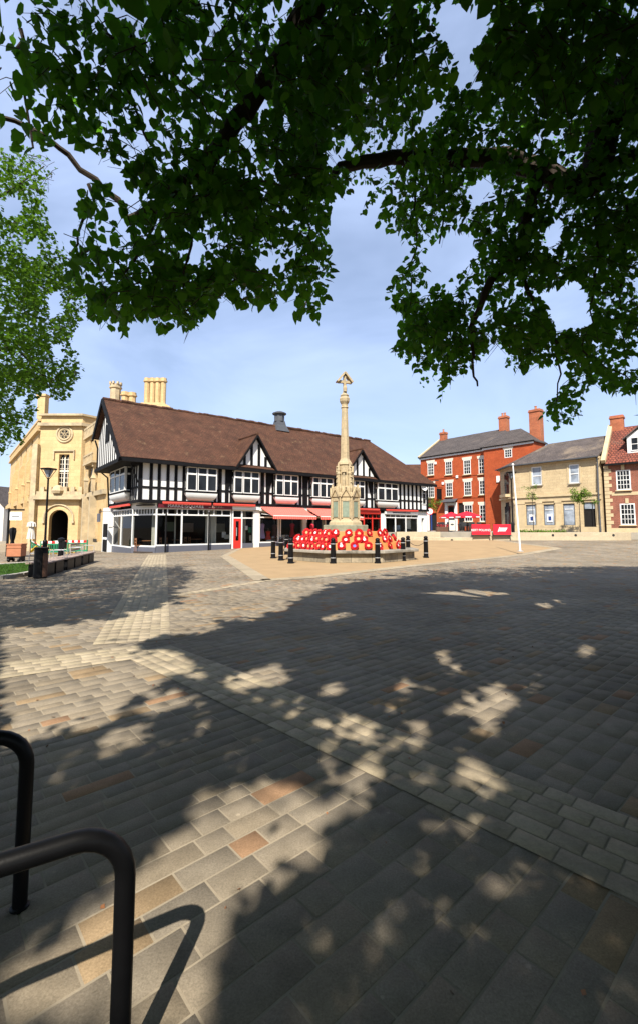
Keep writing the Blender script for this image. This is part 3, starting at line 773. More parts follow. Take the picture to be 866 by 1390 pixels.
fr_ = MB(); fr_.box(S(424.5, 0), S(477, 0), -.05, .12, 2.72, 3.0); fr_.build('shop_fascia', MAT['red'], tb)
fr_ = MB(); fr_.box(S(478, 0), S(515.5, 0), -.05, .12, 2.72, 2.98)
fr_.build('shop_fascia', MAT['red'], tb)
gs = MB(); gs.box(S(532, 0), S(556, 0), -.058, -.05, 2.8, 2.93); gs.build('shop_sign', MAT['grey_riser'], tb)
# rolled up blinds
for pa, pb in ((220.5, 286), (289.5, 346), (478, 514), (523.5, 566)):
    bl = MB(); bl.box(S(pa, -.1), S(pb, -.1), -.22, -.1, 3.06, 3.16)
    bl.box(S(pa, -.1), S(pb, -.1), -.2, -.19, 3.0, 3.06); bl.build('rolled_blind', MAT['blind'], tb)
bl = MB(); bl.box(-.12, .0, 2.0, 7.2, 2.92, 3.06)
bl.build('rolled_blind', MAT['blind'], tb)
# open awnings
def awning(pa, pb, pj=1.75, zt=3.02, zb=2.32):
    xa, xb = S(pa, -.1), S(pb, -.1); W = xb - xa
    a = MB(); n = 14
    vs = []
    for k in range(n + 1):
        t = k / n; z = zt + (zb - zt) * t - .05 * math.sin(math.pi * t); y = -pj * t
        vs += [(0, y, z), (W, y, z)]
    a.add(vs + [(v[0], v[1], v[2] - .012) for v in vs], [(2 * k, 2 * k + 2, 2 * k + 3, 2 * k + 1) for k in range(n)] + [(2 * (n + 1) + 2 * k, 2 * (n + 1) + 2 * k + 1, 2 * (n + 1) + 2 * k + 3, 2 * (n + 1) + 2 * k + 2) for k in range(n)])
    a.box(0, W, -pj - .02, -pj, zb - .22, zb + .01)
    o = a.build('awning', MAT['awning'], tb, loc=(xa, -.1, 0))
    m = MB(); m.tube([(0.02, -pj, zb), (W - .02, -pj, zb)], .03, 8)
    for x in (.12, W - .12): m.tube([(x, .06, 2.5), (x, -pj * .5, 2.42), (x, -pj + .03, zb - .02)], .022, 6)
    m.build('awning_arm', MAT['white'], o)
awning(354, 411.5); awning(416.5, 474)
# satellite dish
ds = MB(); q = S(574.6, -.4)
ds.lathe([(.0, .0), (.15, .015), (.28, .06), (.36, .11), (.36, .12), (.28, .075), (.15, .03), (0, .02)], 20)
d_ = ds.build('satellite_dish', MAT['signwhite'], tb, smooth=True, loc=(q, -.42, 5.35)); d_.rotation_euler = (math.radians(68), 0, math.radians(-12))
ar = MB(); ar.tube([(q, -.36, 5.3), (q, -.2, 5.15), (q, .0, 5.15)], .025, 6); ar.build('dish_bracket', MAT['lead'], tb)
# rainwater pipes
pp = MB()
for px in (225.5, 283.5): x = S(px, 0); p2 = MB(); p2.tube([(x, -.1, gl(x)), (x, -.1, 2.55)], .055, 8); p2.build('drainpipe', MAT['timber'], tb)
pp.tube([(-1.3, 7.1, 7.9), (-1.1, 7.1, 7.3), (-1.1, 7.05, 5.8), (-.3, 7.3, 5.2), (-.12, 7.4, 3.0)], .06, 8)
pp.build('drainpipe', MAT['timber'], tb)
# end lean-to openings on the left side
eo = MB(); y0, y1 = 7.6, 9.0
wz = gl(-.3, 8.5)
eo.box(-.12, -.102, y0, y1, wz + .04, wz + .95); eo.box(-.12, -.102, y0, y1, wz + 1.15, wz + 2.15)
eo.build('side_shutter', MAT['timber'], tb)
hs = MB(); hs.box(-1.0, -.9, 6.2, 6.9, 1.9, 2.5); hs.tube([(-.95, 6.55, 2.5), (-.95, 6.55, 2.65), (.2, 6.55, 2.65)], .02, 6); hs.build('hanging_sign', MAT['grey_riser'], tb)

# ---- things inside the shops
def put(o, x, y, z=None, rz=0.0):
    X, Y = TF.w(x, y); o.location = (X, Y, gl(x, 2) + .06 if z is None else z); o.rotation_euler.z = TF.rz + rz
def cafe_table():
    t = thing('cafe_table', '', 'table', group='tables inside the cafe window')
    a = MB(); a.lathe([(.4, .71), (.4, .74)], 20); a.build('table_top', MAT['wood'], t)
    b = MB(); b.lathe([(.22, 0), (.2, .03), (.035, .06), (.035, .71)], 12); b.build('pedestal', MAT['iron'], t); return t
def cafe_chair(label=None, grp=None):
    t = thing('cafe_chair', label or '', 'chair', group=grp)
    a = MB(); a.box(-.2, .2, -.2, .2, .43, .47); a.build('seat', MAT['wood'], t, bevel=.01)
    b = MB(); b.box(-.2, -.16, .17, .2, .47, .92); b.box(.16, .2, .17, .2, .47, .92); b.box(-.16, .16, .17, .2, .78, .9); b.box(-.16, .16, .175, .195, .6, .68); b.build('backrest', MAT['wood'], t)
    for sx in (-.18, .18):
        for sy in (-.18, .18):
            l = MB(); l.tube([(sx, sy, .43), (sx * 1.1, sy * 1.1, 0)], [.022, .016], 6); l.build('leg', MAT['wood'], t)
    return t
T0 = None; C0 = None
cafe = [(203, 1.6, 'wooden cafe table behind the angled corner window'), (243, 1.2, 'wooden cafe table behind the window under the sign'), (268, 1.3, 'wooden cafe table behind the third shop pane')]
for px, yy, lab in cafe:
    if T0 is None: T0 = cafe_table(); t = T0
    else: t = copy_tree(T0)
    t['label'] = lab; x = S(px, yy); put(t, x, yy)
    for dx, rr, sd in ((-.62, math.pi / 2, 'left'), (.62, -math.pi / 2, 'right')):
        if C0 is None: C0 = cafe_chair(grp='chairs inside the cafe window'); c = C0
        else: c = copy_tree(C0)
        c['label'] = 'wooden chair on the %s side of the %s' % (sd, lab.replace('wooden ', '')); put(c, x + dx, yy, rz=rr)
def mannequin(px, yy, m, h, lab, cat='mannequin'):
    t = thing('dress_mannequin', lab, cat, group='dresses in the shop windows')
    d = MB(); d.lathe([(.24 * 1, .35), (.2, .6), (.13, .98), (.17, 1.25), (.19, 1.36), (.07, 1.46)], 14); o = d.build('dress', m, t, smooth=True); o.scale = (1.15, .8, h / 1.5)
    p = MB(); p.lathe([(.18, 0), (.17, .02), (.015, .03), (.015, .9)], 10); p.lathe([(.045, 1.45 * h / 1.5), (.05, 1.58 * h / 1.5), (.075, 1.68 * h / 1.5), (.03, 1.8 * h / 1.5)], 10); p.build('stand', MAT['lead'], t, smooth=True)
    put(t, S(px, yy), yy, z=gl(S(px, yy), yy) + .25)
mannequin(356.3, .75, MAT['lilac'], 1.55, 'lilac dress on a stand at the left of the window under the awning')
mannequin(364.5, .85, MAT['red'], .95, 'short orange red top on a low stand beside the lilac dress')
mannequin(373, 1.3, MAT['darkcloth'], 1.45, 'dark dress on a stand in the middle of the awning shop window')
mannequin(397, 1.1, MAT['redcloth'], 1.5, 'red dress on a stand at the right of the window under the awning')
t = thing('clothes_rail', 'red garment hanging on a rail in the shop doorway between the two awnings', 'clothes rail')
d = MB(); d.lathe([(.22, .5), (.14, 1.1), (.19, 1.5), (.05, 1.6)], 12); d.build('garment', MAT['redcloth'], t, smooth=True)
d = MB(); d.tube([(-.5, 0, 0), (-.5, 0, 1.68), (.5, 0, 1.68), (.5, 0, 0)], .02, 6); d.build('rail_frame', MAT['iron'], t)
put(t, S(421, -.1), -.35, z=gl(S(421), -.3))

# ------------------------------------------------------------------ red brick town house
RF = Front(13.58, 60.05, .628, -.778)
TZ = 1.1
rh = thing('red_brick_house', 'three storey orange red brick town house with white sash windows and slate roof', 'building', (RF.o[0], RF.o[1], TZ), RF.rz)
S2 = RF.s
def zy(Fr, px, py, off=0.0):                               # height at a photo pixel on the facade plane
    s = Fr.s(px, off); X, Y = Fr.w(s, off); r = ray(px, py); return CAMH + r[2] * Y / r[1]
EZ2 = 10.8 - TZ
Lm, Lw = S2(661.7), S2(726.5, -.5)
cols2 = (585.4, 610, 635.3, 656.3); hwid = .5
wins = []
for i, p in enumerate(cols2):
    x = S2(p)
    wins.append((x - hwid, x + hwid, zy(RF, p, 645 - i * .6) - TZ, zy(RF, p, 628 - i * 2.0) - TZ, 4))
    wins.append((x - hwid, x + hwid, zy(RF, p, 675.5 - i * 1.4) - TZ, zy(RF, p, 656.5 - i * 1.6) - TZ, 4))
    if i > 1: wins.append((x - hwid - .05, x + hwid + .05, zy(RF, p, 708) - TZ, zy(RF, p, 685) - TZ, 4))
arch = (S2(582.5), S2(592), 0, zy(RF, 587, 696.5) - TZ)
dbay = (S2(608), S2(617), 0, 3.2)
dark = (S2(621.5), S2(629.5), .0, 3.4)
m = MB()
wall_front(m, 0, Lm, -1.2, EZ2, 0, .14, [q[:4] for q in wins] + [arch, dbay, dark])
m.add([(0, 0, -1.2), (0, 9, -1.2), (0, 9, EZ2), (0, 4.5, EZ2 + 2.95), (0, 0, EZ2)], [(0, 1, 2, 3, 4)])
ww = (S2(687, -.5), S2(697.5, -.5), zy(RF, 692, 621, -.5) - TZ, zy(RF, 692, 609.5, -.5) - TZ)
wall_front(m, Lm, Lw, -1.2, EZ2, -.5, .14, [ww])
m.add([(Lm, -.5, -1.2), (Lm, 0, -1.2), (Lm, 0, EZ2), (Lm, -.5, EZ2)], [(3, 2, 1, 0)])
m.add([(Lw, -.5, -1.2), (Lw, 2.4, -1.2), (Lw, 2.4, EZ2), (Lw, -.5, EZ2)], [(0, 1, 2, 3)]); m.add([(Lw, 2.4, -1.2), (Lm + 2.4, 2.4, -1.2), (Lm + 2.4, 2.4, EZ2), (Lw, 2.4, EZ2)], [(0, 1, 2, 3)])
m.add([(Lm + 2.4, 2.4, -1.2), (Lm + 2.4, 9, -1.2), (Lm + 2.4, 9, EZ2), (Lm + 2.4, 2.4, EZ2)], [(0, 1, 2, 3)])
m.box(-.02, Lm, -.05, 0, 6.65, 6.77); m.box(-.02, Lm, -.05, 0, 3.95, 4.07)
m.build('wall', MAT['redbrick'], rh)
for q in wins: sash(rh, q[0], q[1], q[2], q[3], -.03, 3, q[4], MAT['white'], MAT['glass'], fw=.09, bw=.035, sill=MAT['bank_trim'])
sash(rh, ww[0], ww[1], ww[2], ww[3], -.53, 3, 3, MAT['white'], MAT['glass'], fw=.08, bw=.035)
for q, yy in [(q, -.022) for q in wins] + [(ww, -.522)]:
    ln = MB(); ln.extr([(q[0] - .12, yy, q[3]), (q[1] + .12, yy, q[3]), (q[1] + .2, yy, q[3] + .34), (q[0] - .2, yy, q[3] + .34)], (0, .03, 0)); ln.build('lintel', MAT['cream'], rh)
cn = MB(); cn.box(-.1, Lm, -.16, 0, EZ2 - .3, EZ2 - .04); cn.box(Lm - .1, Lw + .1, -.66, -.5, EZ2 - .3, EZ2 - .04); cn.build('cornice', MAT['white'], rh)
gt = MB(); gt.box(-.2, Lm, -.32, -.16, EZ2 - .08, EZ2 + .02); gt.box(Lm - .25, Lw + .25, -.82, -.66, EZ2 - .08, EZ2 + .02); gt.build('gutter', MAT['timber'], rh)
rf = MB(); rzz = EZ2 + 3.0
ze_ = S2(690, 4.5); ex_ = Lm + 2.6
slab(rf, [(-.1, -.3, EZ2), (ex_, -.3, EZ2), (ze_, 4.5, rzz), (-.1, 4.5, rzz)], .14, (24, 8), .02, 4)
slab(rf, [(ex_, 9.3, EZ2), (-.1, 9.3, EZ2), (-.1, 4.5, rzz), (ze_, 4.5, rzz)], .14, (12, 6), .02, 5)
rf.extr([(ex_, -.3, EZ2), (ex_, 9.3, EZ2), (ze_, 4.5, rzz)], (0, 0, -.12))
wz = EZ2 + 2.0; xm = (Lm + Lw) / 2 + .3                    # hipped roof over the wing
rf.extr([(Lm - .2, -.8, EZ2 + .02), (Lw + .2, -.8, EZ2 + .02), (xm + .3, 1.6, wz), (xm - .9, 1.6, wz)], (0, 0, -.12))
rf.extr([(Lm - .2, -.8, EZ2 + .02), (xm - .9, 1.6, wz), (Lm - .2, 3.2, EZ2 + 2.0)], (0, 0, -.12))
rf.extr([(Lw + .2, -.8, EZ2 + .02), (Lw + .2, 2.6, EZ2 + .02), (xm + .3, 1.6, wz)], (0, 0, -.12))
rf.extr([(Lw + .2, 2.6, EZ2 + .02), (Lm, 2.6, EZ2 + .02), (xm - .9, 1.6, wz), (xm + .3, 1.6, wz)], (0, 0, -.12))
ro = rf.build('roof', MAT['slate'], rh)
vg = MB(); vg.bar((-.12, -.3, EZ2 + .08), (-.12, 4.5, rzz + .08), .22, .14); vg.build('verge', MAT['bank_trim'], rh)
chimney(ro, .55, 4.5, rzz - .8, rzz + 1.0, .9, .6, MAT['chimbrick'], 1)
chimney(ro, S2(688, 4.3), 4.3, EZ2 + 1.5, rzz + 1.5, 1.0, .8, MAT['chimbrick'], 2)
chimney(ro, S2(732.5, 2.0), 2.0, EZ2 - 2, EZ2 + 3.9, 1.2, .9, MAT['chimbrick'], 1)
# doorway, passage
dw = MB(); a, b = S2(604.3), S2(620.5)
dw.box(a, dbay[0], -.16, 0, 0, 3.5); dw.box(dbay[1], b, -.16, 0, 0, 3.5); dw.box(dbay[0], dbay[1], -.13, .0, 3.15, 3.5)
dw.box(dbay[0], dbay[1], -.05, .1, 2.05, 2.2)
dw.build('door_surround', MAT['white'], rh, bevel=.02)
ho = MB(); ho.extr([(a - .3, -.9, 3.52), (b + .3, -.9, 3.52), (b + .1, 0, 3.92), (a - .1, 0, 3.92)], (0, 0, .07)); ho.build('porch_hood', MAT['lead'], rh)
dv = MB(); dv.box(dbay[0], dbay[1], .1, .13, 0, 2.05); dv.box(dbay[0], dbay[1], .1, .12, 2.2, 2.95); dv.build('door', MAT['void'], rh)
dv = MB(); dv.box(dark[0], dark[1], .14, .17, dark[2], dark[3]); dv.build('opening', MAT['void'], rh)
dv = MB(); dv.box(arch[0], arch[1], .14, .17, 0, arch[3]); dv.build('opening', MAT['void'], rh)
ap = MB(); ap.box(arch[0] - .35, arch[0] - .02, -.04, .1, 0, 2.5); ap.build('passage_jamb', MAT['white'], rh)
ap = MB(); ap.box(arch[0] + .02, arch[0] + .3, .05, .12, 0, 2.2); ap.build('passage_door', MAT['blue'], rh)
pl_ = MB(); pl_.box(S2(572.5), S2(577.5), -.04, 0, zy(RF, 575, 708.5) - TZ, zy(RF, 575, 704.5) - TZ); pl_.build('name_plate', MAT['signwhite'], rh)
hs = MB(); x = S2(596.3, -.7); hs.box(x - .05, x + .05, -1.15, -.25, 4.0, 5.3); hs.tube([(x, 0, 5.45), (x, -1.2, 5.45)], .03, 6); hs.build('pub_sign', MAT['black'], rh)
for px, py in ((592.5, 628.5), (621.5, 647), (602, 656)):
    al = MB(); al.box(S2(px) - .14, S2(px) + .14, -.12, 0, zy(RF, px, py) - TZ - .16, zy(RF, px, py) - TZ + .16); al.build('alarm_box', MAT['signwhite'], rh)
al = MB(); al.box(S2(677.5, -.5) - .18, S2(677.5, -.5) + .18, -.62, -.5, zy(RF, 677.5, 651, -.5) - TZ - .3, zy(RF, 677.5, 646, -.5) - TZ)
al.build('alarm_box', MAT['signwhite'], rh)

# ------------------------------------------------------------------ cream stone bank with a canted corner
BF = Front(19.7, 45.6, .628, -.778)
bk = thing('stone_bank_building', 'two storey cream stone corner building with mossy slate hipped roof and shop windows', 'building', (BF.o[0], BF.o[1], TZ), BF.rz)
Lb = BF.s(817); EZ3 = 7.8 - TZ
def op(pa, pb, pt, pb2): return (BF.s(pa), BF.s(pb), zy(BF, (pa + pb) / 2, pb2) - TZ, zy(BF, (pa + pb) / 2, pt) - TZ)
up = [op(723, 737, 633.5, 658.5), op(774.5, 788.5, 630, 656)]
gw = [op(713.5, 727, 685, 713), op(737.5, 752, 684.5, 713), op(764, 780, 683.5, 713)]
dr = op(791.5, 808, 681.5, 722); dr = (dr[0], dr[1], .0, dr[3])
m = MB(); wall_front(m, 0, Lb, -1, EZ3, 0, .2, up + gw + [dr])
# canted corner face
cang = (math.cos(math.radians(135)), math.sin(math.radians(135))); cl = 3.4
ce = (-cl * .77, cl * .64)
m.add([(ce[0], ce[1], -1), (0, 0, -1), (0, 0, EZ3), (ce[0], ce[1], EZ3)], [(0, 1, 2, 3)])
m.add([(ce[0], 9, -1), (ce[0], ce[1], -1), (ce[0], ce[1], EZ3), (ce[0], 9, EZ3)], [(0, 1, 2, 3)])
m.add([(Lb, 0, -1), (Lb, 9, -1), (Lb, 9, EZ3), (Lb, 0, EZ3)], [(0, 1, 2, 3)])
m.build('wall', MAT['bank'], bk)
for q in up: sash(bk, *q, -.0, 1, 2, MAT['white'], MAT['paleglass'], fw=.1, bw=.05, sill=MAT['slab'])
for q in gw:
    o = sash(bk, *q, .06, 1, 1, MAT['lead'], MAT['paleglass'], fw=.05)
    s_ = MB(); xx = q[0] + .15
    zt = q[2] + (q[3] - q[2]) * .72
    while xx < q[1] - .2: s_.box(xx, xx + .06, .068, .074, zt, zt + .1); xx += .1
    s_.build('window_lettering', MAT['signwhite'], o)
for q in gw[:2]:
    s_ = MB(); xm = (q[0] + q[1]) / 2; s_.box(xm - .22, xm + .3, .055, .07, q[2] + .3, q[2] + 1.05); po = s_.build('poster', MAT['signwhite'], bk)
    s_ = MB(); s_.box(xm - .1, xm + .18, .045, .054, q[2] + .45, q[2] + .85); s_.build('poster_print', MAT['blue'], po)
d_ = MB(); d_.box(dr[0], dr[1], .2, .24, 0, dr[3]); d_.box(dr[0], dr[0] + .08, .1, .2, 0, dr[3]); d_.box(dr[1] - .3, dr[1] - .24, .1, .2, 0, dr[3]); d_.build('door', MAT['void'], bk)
d_ = MB(); d_.box(dr[0] + .02, dr[1] - .02, .12, .18, dr[3] - .6, dr[3] - .02); d_.build('fanlight', MAT['paleglass'], bk)
tr = MB(); zs = zy(BF, 760, 672) - TZ
tr.box(-.05, Lb, -.22, 0, zs - .12, zs + .05); tr.box(-.02, Lb, -.1, 0, zs - .55, zs - .14); tr.box(0, Lb, -.12, 0, -1, .45)
tr.box(-.05, Lb, -.2, 0, EZ3 - .22, EZ3 - .02)
xs_ = [0.05, gw[0][1] + .02, gw[1][1] + .05, gw[2][1] + .0, Lb - .75]
for a, b in ((.1, gw[0][0] - .1), (gw[0][1] + .12, gw[1][0] - .12), (gw[1][1] + .14, gw[2][0] - .14), (dr[1] + .12, Lb - .2)):
    tr.box(a, b, -.09, 0, .45, zs - .72); tr.box(a - .05, b + .05, -.13, 0, zs - .72, zs - .55); tr.box(a - .05, b + .05, -.13, 0, .45, .62)
for q in gw: tr.box(q[0] - .06, q[1] + .06, -.14, 0, q[2] - .16, q[2] - .02)
for q in up: tr.box(q[0] - .16, q[0] - .02, -.05, 0, q[2], q[3] + .16); tr.box(q[1] + .02, q[1] + .16, -.05, 0, q[2], q[3] + .16); tr.box(q[0] - .02, q[1] + .02, -.05, 0, q[3] + .02, q[3] + .16)
def cant(u0, u1, z0, z1, t):                              # box on the canted face
    n = (-.64, -.77); p = lambda u_: (ce[0] * (1 - u_), ce[1] * (1 - u_))
    a, b = p(u0), p(u1); tr.extr([(a[0], a[1], z0), (b[0], b[1], z0), (b[0] + n[0] * t, b[1] + n[1] * t, z0), (a[0] + n[0] * t, a[1] + n[1] * t, z0)], (0, 0, z1 - z0))
cant(0, 1, zs - .12, zs + .05, .2); cant(0, 1, EZ3 - .22, EZ3 - .02, .2); cant(0, 1, -1, .45, .1); cant(.28, .74, 3.55, 3.85, .5); cant(.38, .64, 3.25, 3.55, .3)
tr.build('stone_trim', MAT['bank_trim'], bk)
cwn = MB()
n = (-.64, -.77)
def cquad(u0, u1, z0, z1, t):
    a = (ce[0] * (1 - u0) + n[0] * t, ce[1] * (1 - u0) + n[1] * t); b = (ce[0] * (1 - u1) + n[0] * t, ce[1] * (1 - u1) + n[1] * t)
    cwn.add([(a[0], a[1], z0), (b[0], b[1], z0), (b[0], b[1], z1), (a[0], a[1], z1)], [(0, 1, 2, 3)])
cquad(.34, .68, 3.9, 6.1, .02); cquad(.3, .72, .2, 2.6, .02); cquad(.38, .64, 2.6, 3.0, .02)
cwn.build('corner_window', MAT['glass'], bk)
rf = MB(); rz3 = EZ3 + 2.45
slab(rf, [(-.1, -.35, EZ3), (Lb + .0, -.35, EZ3), (Lb, 4.2, rz3), (1.8, 4.2, rz3)], .13, (16, 8), .03, 8)
rf.extr([(ce[0] - .3, ce[1] - .2, EZ3), (-.1, -.35, EZ3), (1.8, 4.2, rz3)], (0, 0, -.12))
rf.extr([(ce[0] - .3, 9, EZ3), (ce[0] - .3, ce[1] - .2, EZ3), (1.8, 4.2, rz3)], (0, 0, -.12))
slab(rf, [(Lb, 9, EZ3), (ce[0] - .3, 9, EZ3), (1.8, 4.2, rz3), (Lb, 4.2, rz3)], .13, (8, 6), .03, 9)
rf.build('roof', MAT['bankslate'], bk)
gt = MB(); gt.box(-.1, Lb, -.5, -.36, EZ3 - .12, EZ3 - .01); gt.tube([(Lb - .12, -.3, EZ3 - .15), (Lb - .12, -.14, EZ3 - .6), (Lb - .12, -.26, zs), (Lb - .12, -.2, 0)], .06, 8)
gt.bar((ce[0] - .35, ce[1] - .3, EZ3 - .06), (-.1, -.43, EZ3 - .06), .14, .11); gt.build('gutter', MAT['lead'], bk)

# ------------------------------------------------------------------ brick cottage at the right edge
CF = Front(24.95, 39.3, .74, -.6726)
ct = thing('brick_cottage', 'dark red brick house with pantile roof, dormer and white sash windows', 'building', (CF.o[0], CF.o[1], TZ), CF.rz)
EZ4 = zy(CF, 850, 628.5) - TZ
def op4(pa, pb, pt, pb2): return (CF.s(pa), CF.s(pb), zy(CF, (pa + pb) / 2, pb2) - TZ, zy(CF, (pa + pb) / 2, pt) - TZ)
w4 = [op4(838.6, 858.3, 638, 665), op4(841.5, 862, 683.5, 712.5)]
x2 = w4[0][0] + 3.1; wd = w4[0][1] - w4[0][0]
w4 += [(x2, x2 + wd, w4[0][2], w4[0][3]), (x2, x2 + wd, w4[1][2], w4[1][3])]
m = MB(); wall_front(m, 0, 8.5, -1, EZ4, 0, .15, w4)
m.add([(0, 0, -1), (0, 8, -1), (0, 8, EZ4), (0, 4, EZ4 + 3.9), (0, 0, EZ4)], [(4, 3, 2, 1, 0)])
m.add([(8.5, 0, -1), (8.5, 8, -1), (8.5, 8, EZ4), (8.5, 4, EZ4 + 3.9), (8.5, 0, EZ4)], [(0, 1, 2, 3, 4)])
m.build('wall', MAT['oldbrick'], ct)
for q in w4: sash(ct, *q, -.03, 4, 4, MAT['white'], MAT['glass'], fw=.09, bw=.035, sill=MAT['bank_trim'])
tr = MB(); zs4 = zy(CF, 850, 670) - TZ
tr.box(.5, 8.5, -.03, 0, zs4 - .14, zs4 + .14); tr.box(0, 8.5, -.06, 0, -1, .35)
z = .35; k = 0
while z < EZ4 - .3:
    tr.box(0, .55 if k % 2 else .35, -.04, 0, z + .01, z + .3); z += .32; k += 1
for q in w4: tr.box((q[0] + q[1]) / 2 - .12, (q[0] + q[1]) / 2 + .12, -.05, 0, q[3] + .02, q[3] + .45)
tr.build('stone_trim', MAT['bank_trim'], ct)
pw = MB(); pw.bar((.05, -.35, EZ4 + .22), (.05, 4, EZ4 + 4.1), .34, .34); pw.bar((.05, 8.3, EZ4 + .22), (.05, 4, EZ4 + 4.1), .34, .34); pw.build('gable_parapet', MAT['bank_trim'], ct)
rf = MB(); slab(rf, [(.2, -.35, EZ4), (8.5, -.35, EZ4), (8.5, 4, EZ4 + 3.85), (.2, 4, EZ4 + 3.85)], .14, (16, 8), .02, 12)
slab(rf, [(8.5, 8.3, EZ4), (.2, 8.3, EZ4), (.2, 4, EZ4 + 3.85), (8.5, 4, EZ4 + 3.85)], .14, (8, 4), .02, 13)
ro = rf.build('roof', MAT['pantile'], ct)
chimney(ro, .6, 4, EZ4 + 2.6, EZ4 + 5.0, 1.05, .7, MAT['chimbrick'])
ei = MB(); ei.box(.15, 8.5, -.42, -.28, EZ4 - .16, EZ4 - .02); ei.build('gutter', MAT['timber'], ct)
# dormer
dx0, dx1 = CF.s(857, 1.0), CF.s(857, 1.0) + 2.0; z0, z1 = EZ4 + 1.05, EZ4 + 2.3; xm = (dx0 + dx1) / 2
d = MB(); d.box(dx0, dx1, .7, 2.2, z0 - .2, z1); d.extr([(dx0, .7, z1), (dx1, .7, z1), (xm, .7, z1 + .75)], (0, 1.5, 0)); dm = d.build('dormer', MAT['white'], ct)
sash(dm, dx0 + .25, dx1 - .25, z0 + .02, z1 - .05, .62, 3, 2, MAT['white'], MAT['glass'], fw=.07, bw=.03)
d = MB()
for sg in (-1, 1): d.extr([(xm + sg * 1.3, .45, z1 - .22), (xm, .45, z1 + .85), (xm, 3.4, z1 + .85), (xm + sg * 1.3, 2.4, z1 - .22)], (0, 0, .1))
d.build('dormer_roof', MAT['slate'], dm)

# ------------------------------------------------------------------ house glimpsed between
hb = thing('brick_house', 'brick house with brown tiled roof glimpsed between the timber building and the red house', 'building', (11.5, 76, 0), math.radians(-4))
hb.scale = (1.12, 1.12, 1.12)
m = MB(); m.box(0, 9, 0, 8, -1, 8.9); m.build('wall', MAT['redbrick'], hb)
rf = MB(); slab(rf, [(-.3, -.4, 8.8), (9.3, -.4, 8.8), (9.3, 4, 11.4), (-.3, 4, 11.4)], .15, (10, 6), .02, 20); slab(rf, [(9.3, 8.4, 8.8), (-.3, 8.4, 8.8), (-.3, 4, 11.4), (9.3, 4, 11.4)], .15, (6, 4), .02, 21)
rf.build('roof', MAT['browntile'], hb)
# far pale building at the left edge
fb_ = thing('pale_town_house', 'pale rendered gabled house far behind at the left edge', 'building', (-63, 80, -1), math.radians(-14))
m = MB(); m.box(0, 9, 0, 9, 0, 6.0); m.extr([(0, 0, 6), (9, 0, 6), (4.5, 0, 9.5)], (0, 9, 0)); m.build('wall', MAT['stucco_far'], fb_)
rf = MB(); rf.extr([(-.3, -.3, 5.9), (4.5, -.3, 9.8), (4.5, 9.3, 9.8), (-.3, 9.3, 5.9)], (0, 0, .15)); rf.extr([(9.3, -.3, 5.9), (9.3, 9.3, 5.9), (4.5, 9.3, 9.8), (4.5, -.3, 9.8)], (0, 0, .15)); rf.build('roof', MAT['slate'], fb_)
for x in (1.2, 3.6, 6.0):
    for z in (1.0, 3.7): sash(fb_, x, x + 1.1, z, z + 1.5, -.06, 2, 2, MAT['white'], MAT['glass'])
# ------------------------------------------------------------------ yellow stone gothic hall on the left
HB = -.62
HX, HY = -27.5, 44.0
hall = thing('gothic_stone_hall', 'tall yellow stone gothic hall with rose window and dark pointed archway', 'building', (HX, HY, HB))
FF = Front(HX, HY, 1, 0)
LF = Front(HX - .628 * 30, HY + .778 * 30, .628, -.778)
WF = Front(-23.04, 44.0, .628, -.778)
def zz(Fr, px, py, off=0.0): return zy(Fr, px, py, off) - HB
def archpts(x0, x1, zs, zt, n=7):
    xm = (x0 + x1) / 2; P = []
    for k in range(n + 1):
        t = k / n; P.append((x0 + (xm - x0) * (1 - math.cos(t * math.pi / 2)) ** .9, zs + (zt - zs) * math.sin(t * math.pi / 2) ** .85))
    return P + [(x1 - (p[0] - x0), p[1]) for p in P[-2::-1]]
def arch_fill(mb, x0, x1, zs, zt, y, dep):
    P = archpts(x0, x1, zs, zt)
    for a, b in zip(P, P[1:]):
        mb.add([(a[0], y, a[1]), (b[0], y, b[1]), (b[0], y, zt + .001), (a[0], y, zt + .001)], [(0, 1, 2, 3)])
        mb.add([(a[0], y, a[1]), (a[0], y + dep, a[1]), (b[0], y + dep, b[1]), (b[0], y, b[1])], [(0, 1, 2, 3)])
def hood(mb, x0, x1, zs, zt, y, r=.09, drop=.15, off=.22):
    P = archpts(x0 - off, x1 + off, zs, zt + off); P = [(P[0][0], P[0][1] - drop)] + P + [(P[-1][0], P[-1][1] - drop)]
    mb.tube([(p[0], y - .05, p[1]) for p in P], r, 6)
    for p in (P[0], P[-1]): mb.box(p[0] - .13, p[0] + .13, y - .18, y, p[1] - .16, p[1] + .02)
TOP = zz(FF, 83, 563)
W4 = FF.s(107)
m = MB()
dz = zz(FF, 80, 692); dsp = zz(FF, 80, 705); door = (FF.s(67.5), FF.s(93.5), 0, dz)
tw = (FF.s(77), FF.s(91), zz(FF, 84, 661), zz(FF, 84, 616.5))
wall_front(m, 0, W4, -.5, TOP, 0, .45, [door, tw]); arch_fill(m, door[0], door[1], dsp, dz, 0, .45)
arch_fill(m, tw[0], (tw[0] + tw[1]) / 2, tw[3] - .5, tw[3], .2, .2); arch_fill(m, (tw[0] + tw[1]) / 2, tw[1], tw[3] - .5, tw[3], .2, .2)
m.add([(W4, 0, -.5), (W4 + 3.6, 5, -.5), (W4 + 3.6, 5, TOP), (W4, 0, TOP)], [(0, 1, 2, 3)])
m.add([(0, 0, TOP - .3), (W4, 0, TOP - .3), (W4 + 3.6, 5, TOP - .3), (W4 + 3.6, 26, TOP - .3), (-18, 26, TOP - .3)], [(0, 1, 2, 3, 4)])
m.build('front_wall', MAT['hall'], hall)
